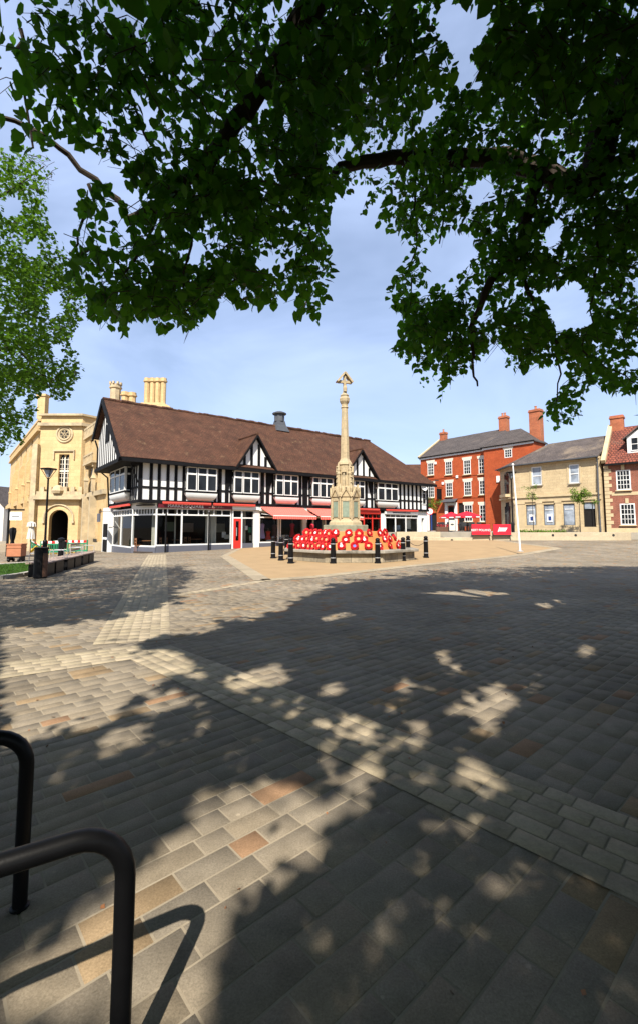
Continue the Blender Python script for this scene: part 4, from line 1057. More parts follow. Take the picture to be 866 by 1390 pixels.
# left flank
LT = TOP - .5
larch = [(LF.s(a), LF.s(b), 0, zz(LF, (a + b) / 2, t)) for a, b, t in ((26.5, 31, 702), (33.5, 37.5, 699), (42.5, 46.5, 692.5))]
lanc = [(LF.s(a), LF.s(b), zz(LF, (a + b) / 2, q), zz(LF, (a + b) / 2, t)) for a, b, t, q in ((38, 40.5, 597, 618), (47.2, 49, 588, 606))]
lanc += [(q[0] - d_, q[0] - d_ + 1.0, lanc[0][2], lanc[0][3]) for q in lanc[:1] for d_ in (5, 10, 15)]
LL = MB(); wall_front(LL, 0, 30, -.5, LT, 0, .3, larch + lanc)
for q in larch: arch_fill(LL, q[0], q[1], q[3] - .9, q[3], 0, .3)
for q in lanc: arch_fill(LL, q[0], q[1], q[3] - .6, q[3], 0, .3)
lrz = LF.rz; lloc = (LF.o[0] - HX, LF.o[1] - HY, 0)
LL.build('side_wall', MAT['hall'], hall, loc=lloc, rz=lrz)
lg = MB()
for q in larch + lanc: lg.box(q[0], q[1], .3, .33, q[2], q[3])
lg.build('side_window', MAT['glass'], hall, loc=lloc, rz=lrz)
lt = MB(); sc_ = zz(LF, 34, 679.5)
lt.box(0, 30, -.35, 0, sc_ - .35, sc_ + .1); lt.box(0, 30, -.2, 0, sc_ + .1, sc_ + .3); lt.box(0, 30, -.3, 0, LT - 1.1, LT - .85)
lt.box(0, 30, -.25, -.02, LT - .12, LT + .1)
for k in range(38): lt.box(.2 + k * .79, .55 + k * .79, -.2, -.03, LT - .85, LT - .12)
for q in larch: hood(lt, q[0], q[1], q[3] - .9, q[3], 0, .07)
xb = [11, 19, LF.s(41), LF.s(48.8)]
for x in xb:
    w_ = .34
    lt.extr([(x - w_, 0, -.5), (x - w_, -.62, -.5), (x - w_, -.62, LT - 4.0), (x - w_, -.36, LT - 3.4), (x - w_, -.36, LT - 2.6), (x - w_, -.0, LT - 1.9)], (2 * w_, 0, 0))
    lt.lathe([(.16, 0), (.16, 1.2), (.24, 1.25), (.14, 1.5), (.02, 2.3)], 4, (x, -.75, sc_ + .1), math.pi / 4)
lt.build('buttress', MAT['hall'], hall, loc=lloc, rz=lrz)
# wing on the right
WT = zz(WF, 121, 577); Lg = 8.8
nw = [(WF.s(118.5), WF.s(121.5), zz(WF, 120, 612), zz(WF, 120, 597)), (WF.s(127.5), WF.s(131), zz(WF, 129, 606.5), zz(WF, 129, 591)),
      (WF.s(119), WF.s(124), zz(WF, 121.5, 668), zz(WF, 121.5, 634)), (WF.s(128), WF.s(131), zz(WF, 129, 655), zz(WF, 129, 632))]
na = [(WF.s(118), WF.s(121.5), zz(WF, 120, 738), zz(WF, 120, 692.5)), (WF.s(134), WF.s(139), zz(WF, 136, 738), zz(WF, 136, 690.5))]
m = MB(); wall_front(m, 0, Lg, -.5, WT, 0, .18, nw + na)
for q in na: arch_fill(m, q[0], q[1], q[3] - .6, q[3], 0, .18)
for q in na: m.add([(q[0], .18, q[2]), (q[1], .18, q[2]), (q[1], .18, q[3]), (q[0], .18, q[3])], [(0, 1, 2, 3)])
m.add([(Lg, 0, -.5), (Lg, 6, -.5), (Lg, 6, WT), (Lg, 0, WT)], [(0, 1, 2, 3)])
m.add([(0, 0, WT - .6), (Lg, 0, WT - .6), (Lg, 6, WT - .6), (0, 6, WT - .6)], [(0, 1, 2, 3)])
wloc = (WF.o[0] - HX, WF.o[1] - HY, 0)
m.build('wing_wall', MAT['hall'], hall, loc=wloc, rz=WF.rz)
lg = MB()
for q in nw: lg.box(q[0], q[1], .18, .2, q[2], q[3])
lg.build('wing_window', MAT['paleglass'], hall, loc=wloc, rz=WF.rz)
t = MB(); scw = zz(WF, 125, 670)
t.box(0, Lg, -.28, 0, scw - .3, scw + .1); t.box(0, Lg, -.2, 0, WT - 1.05, WT - .8)
t.box(0, Lg, -.16, -.02, WT - .15, WT + .06)
for k in range(14): t.box(.1 + k * .63, .5 + k * .63, -.14, -.03, WT - .8, WT - .15)
b0, b1, bz = WF.s(119.5), WF.s(132), zz(WF, 126, 628)
t.box(b0, b1, -.6, 0, bz - .18, bz); t.box(b0, b1, -.6, -.48, bz + .6, bz + .75)
for k in range(7): x = b0 + .05 + (b1 - b0 - .3) * k / 6; t.box(x, x + .18, -.58, -.5, bz, bz + .6)
t.box(b0 + .2, b0 + .5, -.45, 0, bz - .5, bz - .18); t.box(b1 - .5, b1 - .2, -.45, 0, bz - .5, bz - .18)
for px in (114.2, 123.6):
    x = WF.s(px, -.4); t.box(x - .22, x + .22, -.55, 0, -.5, scw - .3); t.lathe([(.2, 0), (.2, 1.1), (.28, 1.15), (.16, 1.4), (.02, 2.1)], 4, (x, -.32, scw + .1), math.pi / 4)
t.box(0, Lg, -.14, 0, -.5, .9)
t.build('wing_trim', MAT['hall_trim'], hall, loc=wloc, rz=WF.rz)
vt = MB(); x0, x1 = WF.s(125, -.15), WF.s(133, -.15); vt.box(x0, x1, -.18, -.142, zz(WF, 129, 733) - .12, zz(WF, 129, 731)); vt.build('wall_vent', MAT['iron'], hall, loc=wloc, rz=WF.rz)
# front trim: cornices, balcony, hood moulds, rose
t = MB()
t.box(-.15, W4 + .1, -.35, 0, TOP - 1.15, TOP - .85); t.box(-.2, W4 + .12, -.28, 0, TOP - .12, TOP + .08)
t.extr([(W4 + .1, -.35, TOP - 1.15), (W4 + 3.75, 4.8, TOP - 1.15), (W4 + 3.6, 5, TOP - 1.15), (W4, 0, TOP - 1.15)], (0, 0, .3))
t.extr([(W4 + .1, -.28, TOP - .12), (W4 + 3.7, 4.8, TOP - .12), (W4 + 3.6, 5, TOP - .12), (W4, 0, TOP - .12)], (0, 0, .2))
s0, s1 = zz(FF, 80, 676.5), zz(FF, 80, 671.5)
t.box(-.1, 4.6, -.55, 0, s0 - .12, s0 + .22); t.box(-.1, 4.6, -.4, 0, s0 + .22, s1)
k = 0; x = .1
while x < 4.4:
    if k % 2: t.box(x, x + .36, -.36, -.2, s1, s1 + .75)
    else: t.box(x, x + .36, -.36, -.2, s1, s1 + .3)
    x += .37; k += 1
t.lathe([(.5, 0), (.6, .25), (.45, .6), (.2, .8)], 8, ((door[0] + door[1]) / 2, -.3, s1 + .1))
hood(t, door[0], door[1], dsp, dz, 0, .10, .2, .5)
zt_ = tw[3] + .28
t.box(tw[0] - .55, tw[1] + .55, -.16, 0, zt_, zt_ + .14); t.box(tw[0] - .55, tw[0] - .43, -.14, 0, zt_ - .8, zt_); t.box(tw[1] + .43, tw[1] + .55, -.14, 0, zt_ - .8, zt_)
t.box(tw[0] - .1, tw[1] + .1, -.12, 0, tw[2] - .2, tw[2])
t.box(-.45, .05, -.45, .1, -.5, TOP - 3)
rx, rz_ = FF.s(83.2), zz(FF, 83, 589.5)
P = [(rx + .78 * math.cos(a), -.03, rz_ + .78 * math.sin(a)) for a in np.linspace(0, 2 * math.pi, 25)]
t.tube(P, .10, 8); P = [(rx + .55 * math.cos(a), -.03, rz_ + .55 * math.sin(a)) for a in np.linspace(0, 2 * math.pi, 25)]; t.tube(P, .09, 8)
t.build('front_trim', MAT['hall_trim'], hall)
rw = MB(); rw.extr([(rx + .5 * math.cos(a), -.03, rz_ + .5 * math.sin(a)) for a in np.linspace(0, 2 * math.pi, 20, endpoint=False)], (0, .02, 0)); ro_ = rw.build('rose_window', MAT['glass'], hall)
tr_ = MB()
for k in range(6):
    a = k * math.pi / 3; P = [(rx + .27 * math.cos(a) + .19 * math.cos(b), -.045, rz_ + .27 * math.sin(a) + .19 * math.sin(b)) for b in np.linspace(0, 2 * math.pi, 13)]
    tr_.tube(P, .028, 6)
tr_.build('tracery', MAT['hall_trim'], ro_)
f = MB(); xm = (tw[0] + tw[1]) / 2
f.box(xm - .06, xm + .06, .16, .3, tw[2], tw[3] - .3); 
for zc in np.linspace(tw[2], tw[3] - .5, 7): f.box(tw[0], tw[1], .2, .28, zc - .022, zc + .022)
f.box(tw[0], tw[1], .17, .3, (tw[2] + tw[3]) / 2 - .1, (tw[2] + tw[3]) / 2 + .05)
for x in (tw[0] + .22, tw[1] - .22): f.box(x - .02, x + .02, .21, .27, tw[2], tw[3] - .3)
fo = f.build('window', MAT['cream'], hall); p = MB(); p.box(tw[0], tw[1], .29, .31, tw[2], tw[3]); p.build('pane', MAT['glass'], fo)
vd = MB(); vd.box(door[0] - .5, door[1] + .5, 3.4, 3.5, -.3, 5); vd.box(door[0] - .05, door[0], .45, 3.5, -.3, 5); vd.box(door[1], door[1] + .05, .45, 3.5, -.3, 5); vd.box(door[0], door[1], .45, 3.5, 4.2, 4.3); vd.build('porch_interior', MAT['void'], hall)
# rear range with tall chimneys
RY_ = 48.0
rr_ = MB()
def X48(px): r = ray(px, 530); return r[0] / r[1] * RY_ - HX
def Z48(py, px=180): r = ray(px, py); return CAMH + r[2] / r[1] * RY_ - HB
x0, x1 = X48(138), X48(250)
rr_.box(x0, x1, 4.2, 10, -.5, 12.8)
rr_.extr([(X48(180), 4.0, 12.8), (X48(246), 4.0, 12.8), (X48(231), 4.0, Z48(551)), (X48(222), 4.0, Z48(546)), (X48(192), 4.0, Z48(546)), (X48(190), 4.0, Z48(550))], (0, 1.6, 0))
rr_.build('rear_wall', MAT['hall'], hall)
def octa(px, py0, py1, r, cren=False):
    c = MB(); x = X48(px); z0, z1 = Z48(py0), Z48(py1); c.lathe([(r, z0), (r, z1 - .5), (r + .12, z1 - .42), (r + .12, z1 - .28), (r + .04, z1 - .25), (r + .04, z1)], 8, (x, 4.8, 0), math.pi / 8)
    if cren:
        for k in range(8): a = k * math.pi / 4; c.box(x + (r + .02) * math.cos(a) - .1, x + (r + .02) * math.cos(a) + .1, 4.8 + (r + .02) * math.sin(a) - .1, 4.8 + (r + .02) * math.sin(a) + .1, z1, z1 + .25)
    c.build('chimney', MAT['hall_trim'] if cren else MAT['hall'], hall)
for px in (196, 203.5, 211, 218.5): octa(px, 552, 510, .29)
octa(152.5, 560, 519, .55, True); octa(166, 560, 529, .38); octa(176, 560, 530, .38)
# corner turret of the left flank
c = MB(); tx, ty = gnd(60, 1000).x, 0
c = MB(); c.box(-.7, .05, .35, 1.0, TOP - .3, zz(FF, 55, 536)); c.box(-.8, .15, .25, 1.1, zz(FF, 55, 536), zz(FF, 55, 533)); c.build('chimney', MAT['hall'], hall)

# ------------------------------------------------------------------ war memorial
MCX, MCY = 1.28, 22.25
mem = thing('war_memorial', 'tall stone war memorial column with cross on a stepped octagonal base', 'memorial', (MCX, MCY, 0))
OFF = math.pi / 8
def oct_(mb, r, z0, z1, r1=None, ph=None): mb.lathe([(r, z0), (r if r1 is None else r1, z1)], 8, (0, 0, 0), OFF if ph is None else ph)
b = MB(); b.lathe([(3.16, -.05), (3.16, .40)], 8, (.2, 0, 0), OFF); b.build('base_wall', MAT['basestone'], mem, bevel=.02)
b = MB(); b.lathe([(3.36, .40), (3.36, .52)], 8, (.2, 0, 0), OFF); b.build('base_slab', MAT['slab'], mem, bevel=.02)
b = MB(); oct_(b, 1.5, .5, 1.24); oct_(b, 1.16, 1.24, 1.62); b.build('plinth_step', MAT['mossy'], mem, bevel=.03)
b = MB(); b.lathe([(.92, 1.62), (.90, 1.74), (.80, 1.84), (.76, 1.9), (.74, 3.1), (.72, 3.2), (.62, 3.5)], 8, (0, 0, 0), OFF)
rI = .76 * math.cos(math.pi / 8)
for k in range(8):                                         # gablets and corner shafts
    a = k * math.pi / 4; n = Vector((math.cos(a), math.sin(a), 0)); s_ = Vector((-math.sin(a), math.cos(a), 0)); c_ = n * (rI + .0)
    h = .29
    for sg in (-1, 1): b.bar(c_ + s_ * sg * h + n * .05 + Vector((0, 0, 2.98)), c_ + n * .05 + Vector((0, 0, 3.42)), .1, .09, up=n)
    b.extr([c_ + s_ * h + n * -.03 + Vector((0, 0, 2.98)), c_ - s_ * h + n * -.03 + Vector((0, 0, 2.98)), c_ + n * -.03 + Vector((0, 0, 3.42))], n * .06)
    e = a + math.pi / 8; b.tube([(.77 * math.cos(e), .77 * math.sin(e), 1.86), (.76 * math.cos(e), .76 * math.sin(e), 3.0)], .055, 6)
    b.lathe([(.07, 3.0), (.09, 3.12), (.05, 3.2), (.08, 3.4), (.02, 3.62)], 6, (.72 * math.cos(e), .72 * math.sin(e), 0))
    w_ = .17
    for sg in (-1, 1): b.bar(c_ + s_ * sg * .2 + n * .02 + Vector((0, 0, 1.95)), c_ + s_ * sg * .2 + n * .02 + Vector((0, 0, 2.78)), .06, .06, up=n)
    b.bar(c_ - s_ * .23 + n * .02 + Vector((0, 0, 2.79)), c_ + s_ * .23 + n * .02 + Vector((0, 0, 2.79)), .06, .06)
b.build('shaft_base', MAT['memorial'], mem).scale = (.93, .93, 1)
for k in range(8):
    a = k * math.pi / 4; n = Vector((math.cos(a), math.sin(a), 0)); s_ = Vector((-math.sin(a), math.cos(a), 0)); c_ = n * (rI + .012)
    q = MB(); q.extr([c_ - s_ * .165 + Vector((0, 0, 2.0)), c_ + s_ * .165 + Vector((0, 0, 2.0)), c_ + s_ * .165 + Vector((0, 0, 2.74)), c_ - s_ * .165 + Vector((0, 0, 2.74))], n * .015); q.build('bronze_panel', MAT['bronze'], mem).scale = (.93, .93, 1)
b = MB(); b.lathe([(.40, 3.4), (.38, 4.75), (.44, 4.82), (.40, 4.95), (.30, 5.1), (.235, 5.25)], 8, (0, 0, 0), OFF)
for k in range(4):                                         # buttress pinnacles round the lower shaft
    a = math.pi / 4 + k * math.pi / 2 - .2; x, y = .46 * math.cos(a), .46 * math.sin(a)
    b.lathe([(.13, 3.4), (.12, 4.2), (.16, 4.26), (.10, 4.4), (.12, 4.5), (.02, 4.95)], 6, (x, y, 0))
    for zq in (3.7, 4.0, 4.3, 4.6): b.lathe([(.02, 0), (.07, .05), (.02, .1)], 6, (x * 1.25, y * 1.25, zq))
for k in range(4):                                         # canopied niches
    a = k * math.pi / 2 - .2; n = Vector((math.cos(a), math.sin(a), 0)); s_ = Vector((-math.sin(a), math.cos(a), 0)); c_ = n * .40
    b.extr([c_ - s_ * .14 + Vector((0, 0, 4.35)), c_ + s_ * .14 + Vector((0, 0, 4.35)), c_ + Vector((0, 0, 4.75))], n * .1)
    b.lathe([(.07, 3.5), (.09, 3.9), (.05, 4.1), (.06, 4.25), (.01, 4.32)], 8, tuple(c_ + n * .03))
nst = b.build('niche_stage', MAT['memorial'], mem); nst.scale = (.86, .86, .84); nst.location.z = 3.4 * .16
b = MB(); b.lathe([(.25, 4.6), (.225, 4.95), (.165, 7.45), (.2, 7.5), (.17, 7.56), (.17, 7.66), (.25, 7.8), (.27, 7.95), (.2, 8.05), (.23, 8.12), (.12, 8.22), (.1, 8.3)], 8, (0, 0, 0), OFF)
b.build('column_shaft', MAT['memorial'], mem)
b = MB(); b.extr([(-.06, -.07, 8.28), (.06, -.07, 8.28), (.055, -.07, 9.2), (-.055, -.07, 9.2)], (0, .14, 0)); b.bar((-.3, 0, 8.82), (.3, 0, 8.82), .13, .13)
for sg in (-1, 1):
    b.bar((sg * .40, 0, 8.80), (0, 0, 9.30), .34, .09, up=(0, 0, 1)); b.box(min(sg * .24, sg * .36), max(sg * .24, sg * .36), -.05, .05, 8.74, 8.9)
b.lathe([(.09, 8.3), (.1, 8.5), (.055, 8.62), (.06, 8.7)], 6, (0, -.1, 0))
b.bar((0, -.06, 8.5), (0, -.06, 9.1), .07, .06)
c_ = b.build('cross_head', MAT['memorial'], mem); c_.rotation_euler.z = .25
# wooden stepped wreath stand round the column (front, left and right faces)
ws = thing('wreath_stand', 'orange timber stepped stand for poppy wreaths around the memorial', 'wreath stand', (MCX, MCY, .52))
TIERS = [(2.86, .29), (2.46, .55), (2.06, .79)]
for i, (r, z) in enumerate(TIERS):
    q = MB(); prof = [(r, 0.0 if i == 0 else TIERS[i - 1][1] - .02), (r - .10, z), (r - .34, z)]
    q.lathe(prof, 8, (0, 0, 0), OFF); q.build('tier', MAT['orangewood'], ws)
    for k in range(8):
        a = k * math.pi / 4
W0 = None
def wreath():
    t = thing('poppy_wreath', '', 'wreath', group='poppy wreaths on the memorial')
    r = MB(); rr = random.Random(3)
    for k in range(15):                                   # overlapping petals: cupped discs in a ring
        a = 2 * math.pi * k / 15; 
        for jj in range(2):
            rad = .135 + jj * .055 + rr.uniform(-.01, .01); aa = a + jj * .2; cx, cz = rad * math.cos(aa), rad * math.sin(aa)
            tx, tz = rr.uniform(-.4, .4), rr.uniform(-.4, .4); pts = []
            for q in range(6):
                b_ = q * math.pi / 3; ux, uz = .058 * math.cos(b_), .058 * math.sin(b_); pts.append((cx + ux, -.045 - .02 * jj + ux * tx + uz * tz - .018, cz + uz))
            r.add(pts + [(cx, -.03, cz)], [(q, (q + 1) % 6, 6) for q in range(6)])
    r.build('petal_ring', MAT['poppy'], t)
    b = MB(); P = [(.15 * math.cos(a), -.015, .15 * math.sin(a)) for a in np.linspace(0, 2 * math.pi, 17)]; b.tube(P, .045, 6); b.build('ring_base', MAT['poppy'], t)
    return t
centre = {}
for nm, mt in (('white', 'wcentre'), ('orange', 'ocentre'), ('blue', 'bcentre')):
    q = MB(); q.lathe([(.085, 0), (.085, .015)], 14); me = bpy.data.meshes.new('wreath_centre'); me.from_pydata([(x, -z - .03, y) for x, y, z in q.v], [], q.f); me.materials.append(MAT[mt]); centre[nm] = me
q = MB(); q.box(-.045, .045, -.085, -.075, .09, .15); q2 = bpy.data.meshes.new('wreath_card'); q2.from_pydata(q.v, [], q.f); q2.materials.append(MAT['wcentre'])
ordn = ['first', 'second', 'third', 'fourth', 'fifth', 'sixth', 'seventh', 'eighth']
def place_wreaths(face, fname, tier, cols):
    global W0
    r, z = TIERS[tier]; a = face; n = Vector((math.cos(a), math.sin(a), 0)); s_ = Vector((-math.sin(a), math.cos(a), 0))
    z0 = 0 if tier == 0 else TIERS[tier - 1][1]
    ri = (r - .02) * math.cos(math.pi / 8)
    for i, (off, cc) in enumerate(cols):
        if W0 is None: W0 = wreath(); t = W0
        else:
            t = W0.copy(); COL.objects.link(t)
            for ch in WK: d = ch.copy(); COL.objects.link(d); d.parent = t
        if W0 is t: WK.extend(kids(W0))
        o = bpy.data.objects.new('wreath_centre', centre[cc]); COL.objects.link(o); o.parent = t
        if cc != 'orange' and R.random() < .4: o = bpy.data.objects.new('wreath_card', q2); COL.objects.link(o); o.parent = t
        p = Vector((MCX, MCY, .52)) + n * (ri - .0) + s_ * off * 1.17 + Vector((0, 0, z0 + .17))
        t.scale = (R.uniform(.72, .88),) * 3; t.location = p + s_ * R.uniform(-.05, .05) + Vector((0, 0, R.uniform(-.02, .02))); t.rotation_euler = (math.radians(R.uniform(-30, -14)), R.uniform(-.6, .6), a + math.pi / 2 + R.uniform(-.2, .2))
        t['label'] = 'poppy wreath, %s centre, %s along the %s tier, %s face of the stand' % (cc, ordn[i], ('bottom', 'middle', 'top')[tier], fname)
WK = []
fr = -math.pi / 2
place_wreaths(fr, 'front', 0, [(-.72, 'white'), (-.26, 'white'), (.22, 'blue'), (.68, 'orange')])
place_wreaths(fr, 'front', 1, [(-.60, 'orange'), (-.1, 'white'), (.36, 'orange'), (.64, 'white')])
place_wreaths(fr, 'front', 2, [(-.48, 'white'), (.04, 'white'), (.48, 'orange')])
for k in range(2): pass
for ti, (nn, hw_) in enumerate(((8, .92), (7, .8), (6, .62))):
    place_wreaths(fr - math.pi / 4, 'left front', ti, [(x, R.choice(('orange', 'orange', 'white'))) for x in np.linspace(-hw_, hw_, nn)])
for ti, (nn, hw_) in enumerate(((6, .85), (5, .7), (4, .5))):
    place_wreaths(fr - math.pi / 2, 'far left', ti, [(x, R.choice(('orange', 'orange', 'white'))) for x in np.linspace(-hw_, hw_, nn)])
place_wreaths(fr + math.pi / 4, 'right front', 0, [(-.62, 'white'), (.02, 'orange'), (.55, 'white')])
place_wreaths(fr + math.pi / 4, 'right front', 1, [(.1, 'white'), (.5, 'white')])
place_wreaths(fr + math.pi / 4, 'right front', 2, [(-.4, 'orange'), (.2, 'white'), (.56, 'orange')])
place_wreaths(fr + math.pi / 2, 'far right', 0, [(-.5, 'white'), (0, 'white')])
place_wreaths(fr + math.pi / 2, 'far right', 1, [(-.5, 'orange')])
# bollards
B0 = None
def bollard():
    t = thing('black_bollard', '', 'bollard', group='bollards round the memorial')
    b = MB(); b.lathe([(.14, 0), (.14, .05), (.115, .07), (.105, .86), (.115, .88), (.115, .9), (.08, .92), (.105, .97), (.09, 1.03), (.04, 1.06), (.005, 1.065)], 16); b.build('post', MAT['black'], t, smooth=True)
    for z in (.22, .80):
        c = MB(); c.lathe([(.113, z), (.118, z + .006), (.118, z + .022), (.113, z + .028)], 16); c.build('band', MAT['silver'], t, smooth=True)
    return t
bl_ = [(371, 758, 'leftmost'), (381.5, 761, 'second from the left'), (394.8, 765, 'third from the left'), (452, 765, 'left of the two in front of the wreaths'), (512.5, 764.8, 'right of the two in front of the wreaths'), (547, 761.5, 'fifth'), (553.8, 756.5, 'behind'), (578, 757.3, 'rightmost'), (533, 748.5, 'back'), (406, 748.5, 'back left'), (389, 753, 'mid left')]
labs = ['black bollard with silver bands, leftmost of the ring round the memorial', 'black bollard with silver bands, second from the left of the memorial ring', 'black bollard with silver bands just left of the wreaths, third from the left', 'black bollard in front of the wreaths, left one of the front two', 'black bollard in front of the wreaths, right one of the front two', 'black bollard at the right end of the wreaths, nearer of the close pair', 'black bollard with chain, farther of the close pair right of the wreaths', 'black bollard standing alone, rightmost of the memorial ring', 'black bollard mostly hidden behind the right-hand wreaths', 'black bollard mostly hidden behind the far end of the wreaths on the left', 'black bollard half hidden behind the leftmost three']
bpos = []
for (px, py, _), lb in zip(bl_, labs):
    p = gnd(px, py)
    for _k in range(4): p = gnd(px, py, gzf(p.x, p.y))
    if B0 is None: B0 = bollard(); t = B0
    else: t = copy_tree(B0)
    t.location = p; t['label'] = lb; bpos.append(p.copy())
def chain(a, b, lab):
    c = MB(); a, b = Vector(a), Vector(b); n = 26
    P = [a.lerp(b, k / n) - Vector((0, 0, .26 * (1 - (2 * k / n - 1) ** 2))) for k in range(n + 1)]
    for k in range(n): c.bar(P[k].lerp(P[k + 1], .02), P[k + 1], .035 if k % 2 else .014, .014 if k % 2 else .035)
    tag(c.build('bollard_chain', MAT['iron']), lab, 'chain', 'chains between the bollards')
up_ = Vector((0, 0, .84))
chain(bpos[6] + up_, bpos[7] + up_, 'dark chain hanging between the two right-hand bollards')
chain(bpos[0] + up_, bpos[10] + up_, 'dark chain between the bollards left of the memorial')

# ------------------------------------------------------------------ flagpole, street lamps
p = gnd(706, 748.5)
for _k in range(5): p = gnd(706, 748.5, gzf(p.x, p.y))
fp = thing('flagpole', 'plain white flagpole leaning slightly beside the paved circle', 'flagpole', p)
tp = at(696, 632, p.y) - p
q = MB(); q.tube([(0, 0, 0), tuple(tp * .5), tuple(tp)], [.048, .042, .03], 12); q.build('pole', MAT['signwhite'], fp, smooth=True)
q = MB(); q.lathe([(.05, 0), (.07, .05), (.05, .1), (.005, .12)], 10, tuple(tp)); q.build('finial', MAT['signwhite'], fp, smooth=True)
q = MB(); q.lathe([(.16, 0), (.16, .02), (.1, .04)], 12); q.build('base_plate', MAT['silver'], fp)
LP0 = None
def lamp():
    t = thing('street_lamp', '', 'street lamp', group='black lantern lamp posts')
    q = MB(); q.lathe([(.13, 0), (.13, .85), (.11, .9), (.065, .95), (.05, 4.55), (.07, 4.6)], 14); q.build('post', MAT['black'], t, smooth=True)
    q = MB()
    for k in range(4): a = math.pi / 4 + k * math.pi / 2; q.tube([(.05 * math.cos(a), .05 * math.sin(a), 4.55), (.40 * math.cos(a), .40 * math.sin(a), 5.12)], .018, 6)
    q.lathe([(.42, 5.12), (.44, 5.14), (.44, 5.18), (.05, 5.24)], 20); q.build('lantern_frame', MAT['black'], t)
    q = MB(); q.lathe([(.08, 4.66), (.26, 5.08)], 16); q.build('lantern_glass', MAT['paleglass'], t, smooth=True)
    q = MB(); q.box(-.005, .005, -.09, .09, 1.2, 2.1); q.build('post_label', MAT['iron'], t); return t
LP0 = lamp(); LP0.location = (-16.15, 26.8, gzf(-16, 26.8)); LP0['label'] = 'tall black lamp post with open lantern behind the litter bin'
p = at(696.5, 727, 38.2); l2 = copy_tree(LP0); l2.location = (p.x, 38.2, 1.02); l2['label'] = 'black lamp post with lantern in front of the stone bank, behind the flagpole'
sl = thing('swan_neck_lamp', 'slim dark lamp with swan neck arm beside the red brick house', 'street lamp', (at(583.5, 690, 50).x, 50, TZ))
q = MB(); q.tube([(0, 0, 0), (0, 0, 3.9), (0, 0, 5.0), (.1, 0, 5.4), (.3, 0, 5.52), (.7, 0, 5.6)], .045, 8); q.build('post', MAT['iron'], sl, smooth=True)
q = MB(); q.box(.6, 1.0, -.1, .1, 5.56, 5.66); q.build('lamp_head', MAT['iron'], sl)
sg = thing('round_traffic_sign', 'round white traffic sign with red rim at the end of the timber building', 'sign', (at(583.5, 694, 49.7).x, 49.85, at(583.5, 694, 49.7).z), 0)
q = MB(); q.extr([(.40 * math.cos(a), 0, .40 * math.sin(a)) for a in np.linspace(0, 2 * math.pi, 24, endpoint=False)], (0, .03, 0)); q.build('sign_disc', MAT['signred'], sg)
q = MB(); q.extr([(.32 * math.cos(a), -.01, .32 * math.sin(a)) for a in np.linspace(0, 2 * math.pi, 24, endpoint=False)], (0, .009, 0)); q.build('sign_face', MAT['signwhite'], sg)
q = MB(); q.box(-.05, .05, .03, .12, -.05, .05); q.build('sign_bracket', MAT['iron'], sg)

# ------------------------------------------------------------------ raised terrace and seat walls on the right
def sheet(name, poly, z, m):
    q = MB(); q.prism(poly, z - .6, z); return tag(q.build(name, m), kind='structure')
sheet('terrace_paving', [(5.6, 38.6), (10.4, 38.6), (12.6, 37.4), (26.0, 37.2), (60, 37.2), (60, 75), (8, 75), (10.9, 46)], 1.09, MAT['terrace'])
def seatwall(name, pts, z1, th, lab, studs=()):
    t = thing(name, lab, 'wall', group='low stone walls along the terrace')
    q = MB()
    P = [Vector((a, b, 0)) for a, b in pts]
    for a, b in zip(P, P[1:]):
        d = (b - a).normalized(); n = Vector((-d.y, d.x, 0)) * th
        q.extr([a + Vector((0, 0, -.4)), b + Vector((0, 0, -.4)), b + n + Vector((0, 0, -.4)), a + n + Vector((0, 0, -.4))], (0, 0, z1 + .4))
    q.build('wall_body', MAT['wallstone'], t, bevel=.02)
    for x in studs:
        for a, b in zip(P, P[1:]):
            if a.x <= x < b.x:
                y = a.y + (b.y - a.y) * (x - a.x) / (b.x - a.x); s = MB(); s.extr([(x + .1 * math.cos(k * math.pi / 6), y - .02, z1 - .22 + .1 * math.sin(k * math.pi / 6)) for k in range(12)], (0, .03, 0)); s.build('wall_light', MAT['iron'], t)
xw = lambda px, Y: at(px, 725, Y).x
seatwall('seat_wall', [(xw(638, 36.6) + .2, 36.6), (xw(700, 36.6), 36.5), (xw(835, 36.3), 36.3), (xw(856, 37), 37.0), (xw(862, 39), 39.0)], 1.1, .45, 'long low buff stone wall in front of the cream bank', [xw(750.5, 36.4), xw(781, 36.4), xw(831.5, 36.4)])
seatwall('seat_wall', [(xw(538, 38.2), 38.2), (xw(597.5, 38.2), 38.2)], 1.13, .45, 'short upper stone wall behind the bollards at the timber building end')
seatwall('seat_wall', [(xw(528, 36.4), 36.9), (xw(560, 36.2), 36.4), (xw(641, 36), 36.0)], .70, .5, 'lower stone wall under the pub terrace, behind the bollard chain', [xw(613, 36.1)])
q = MB(); q.box(xw(598, 38), xw(641, 38), 37.0, 38.5, .2, .72); tag(q.build('terrace_step', MAT['terrace']), kind='structure')
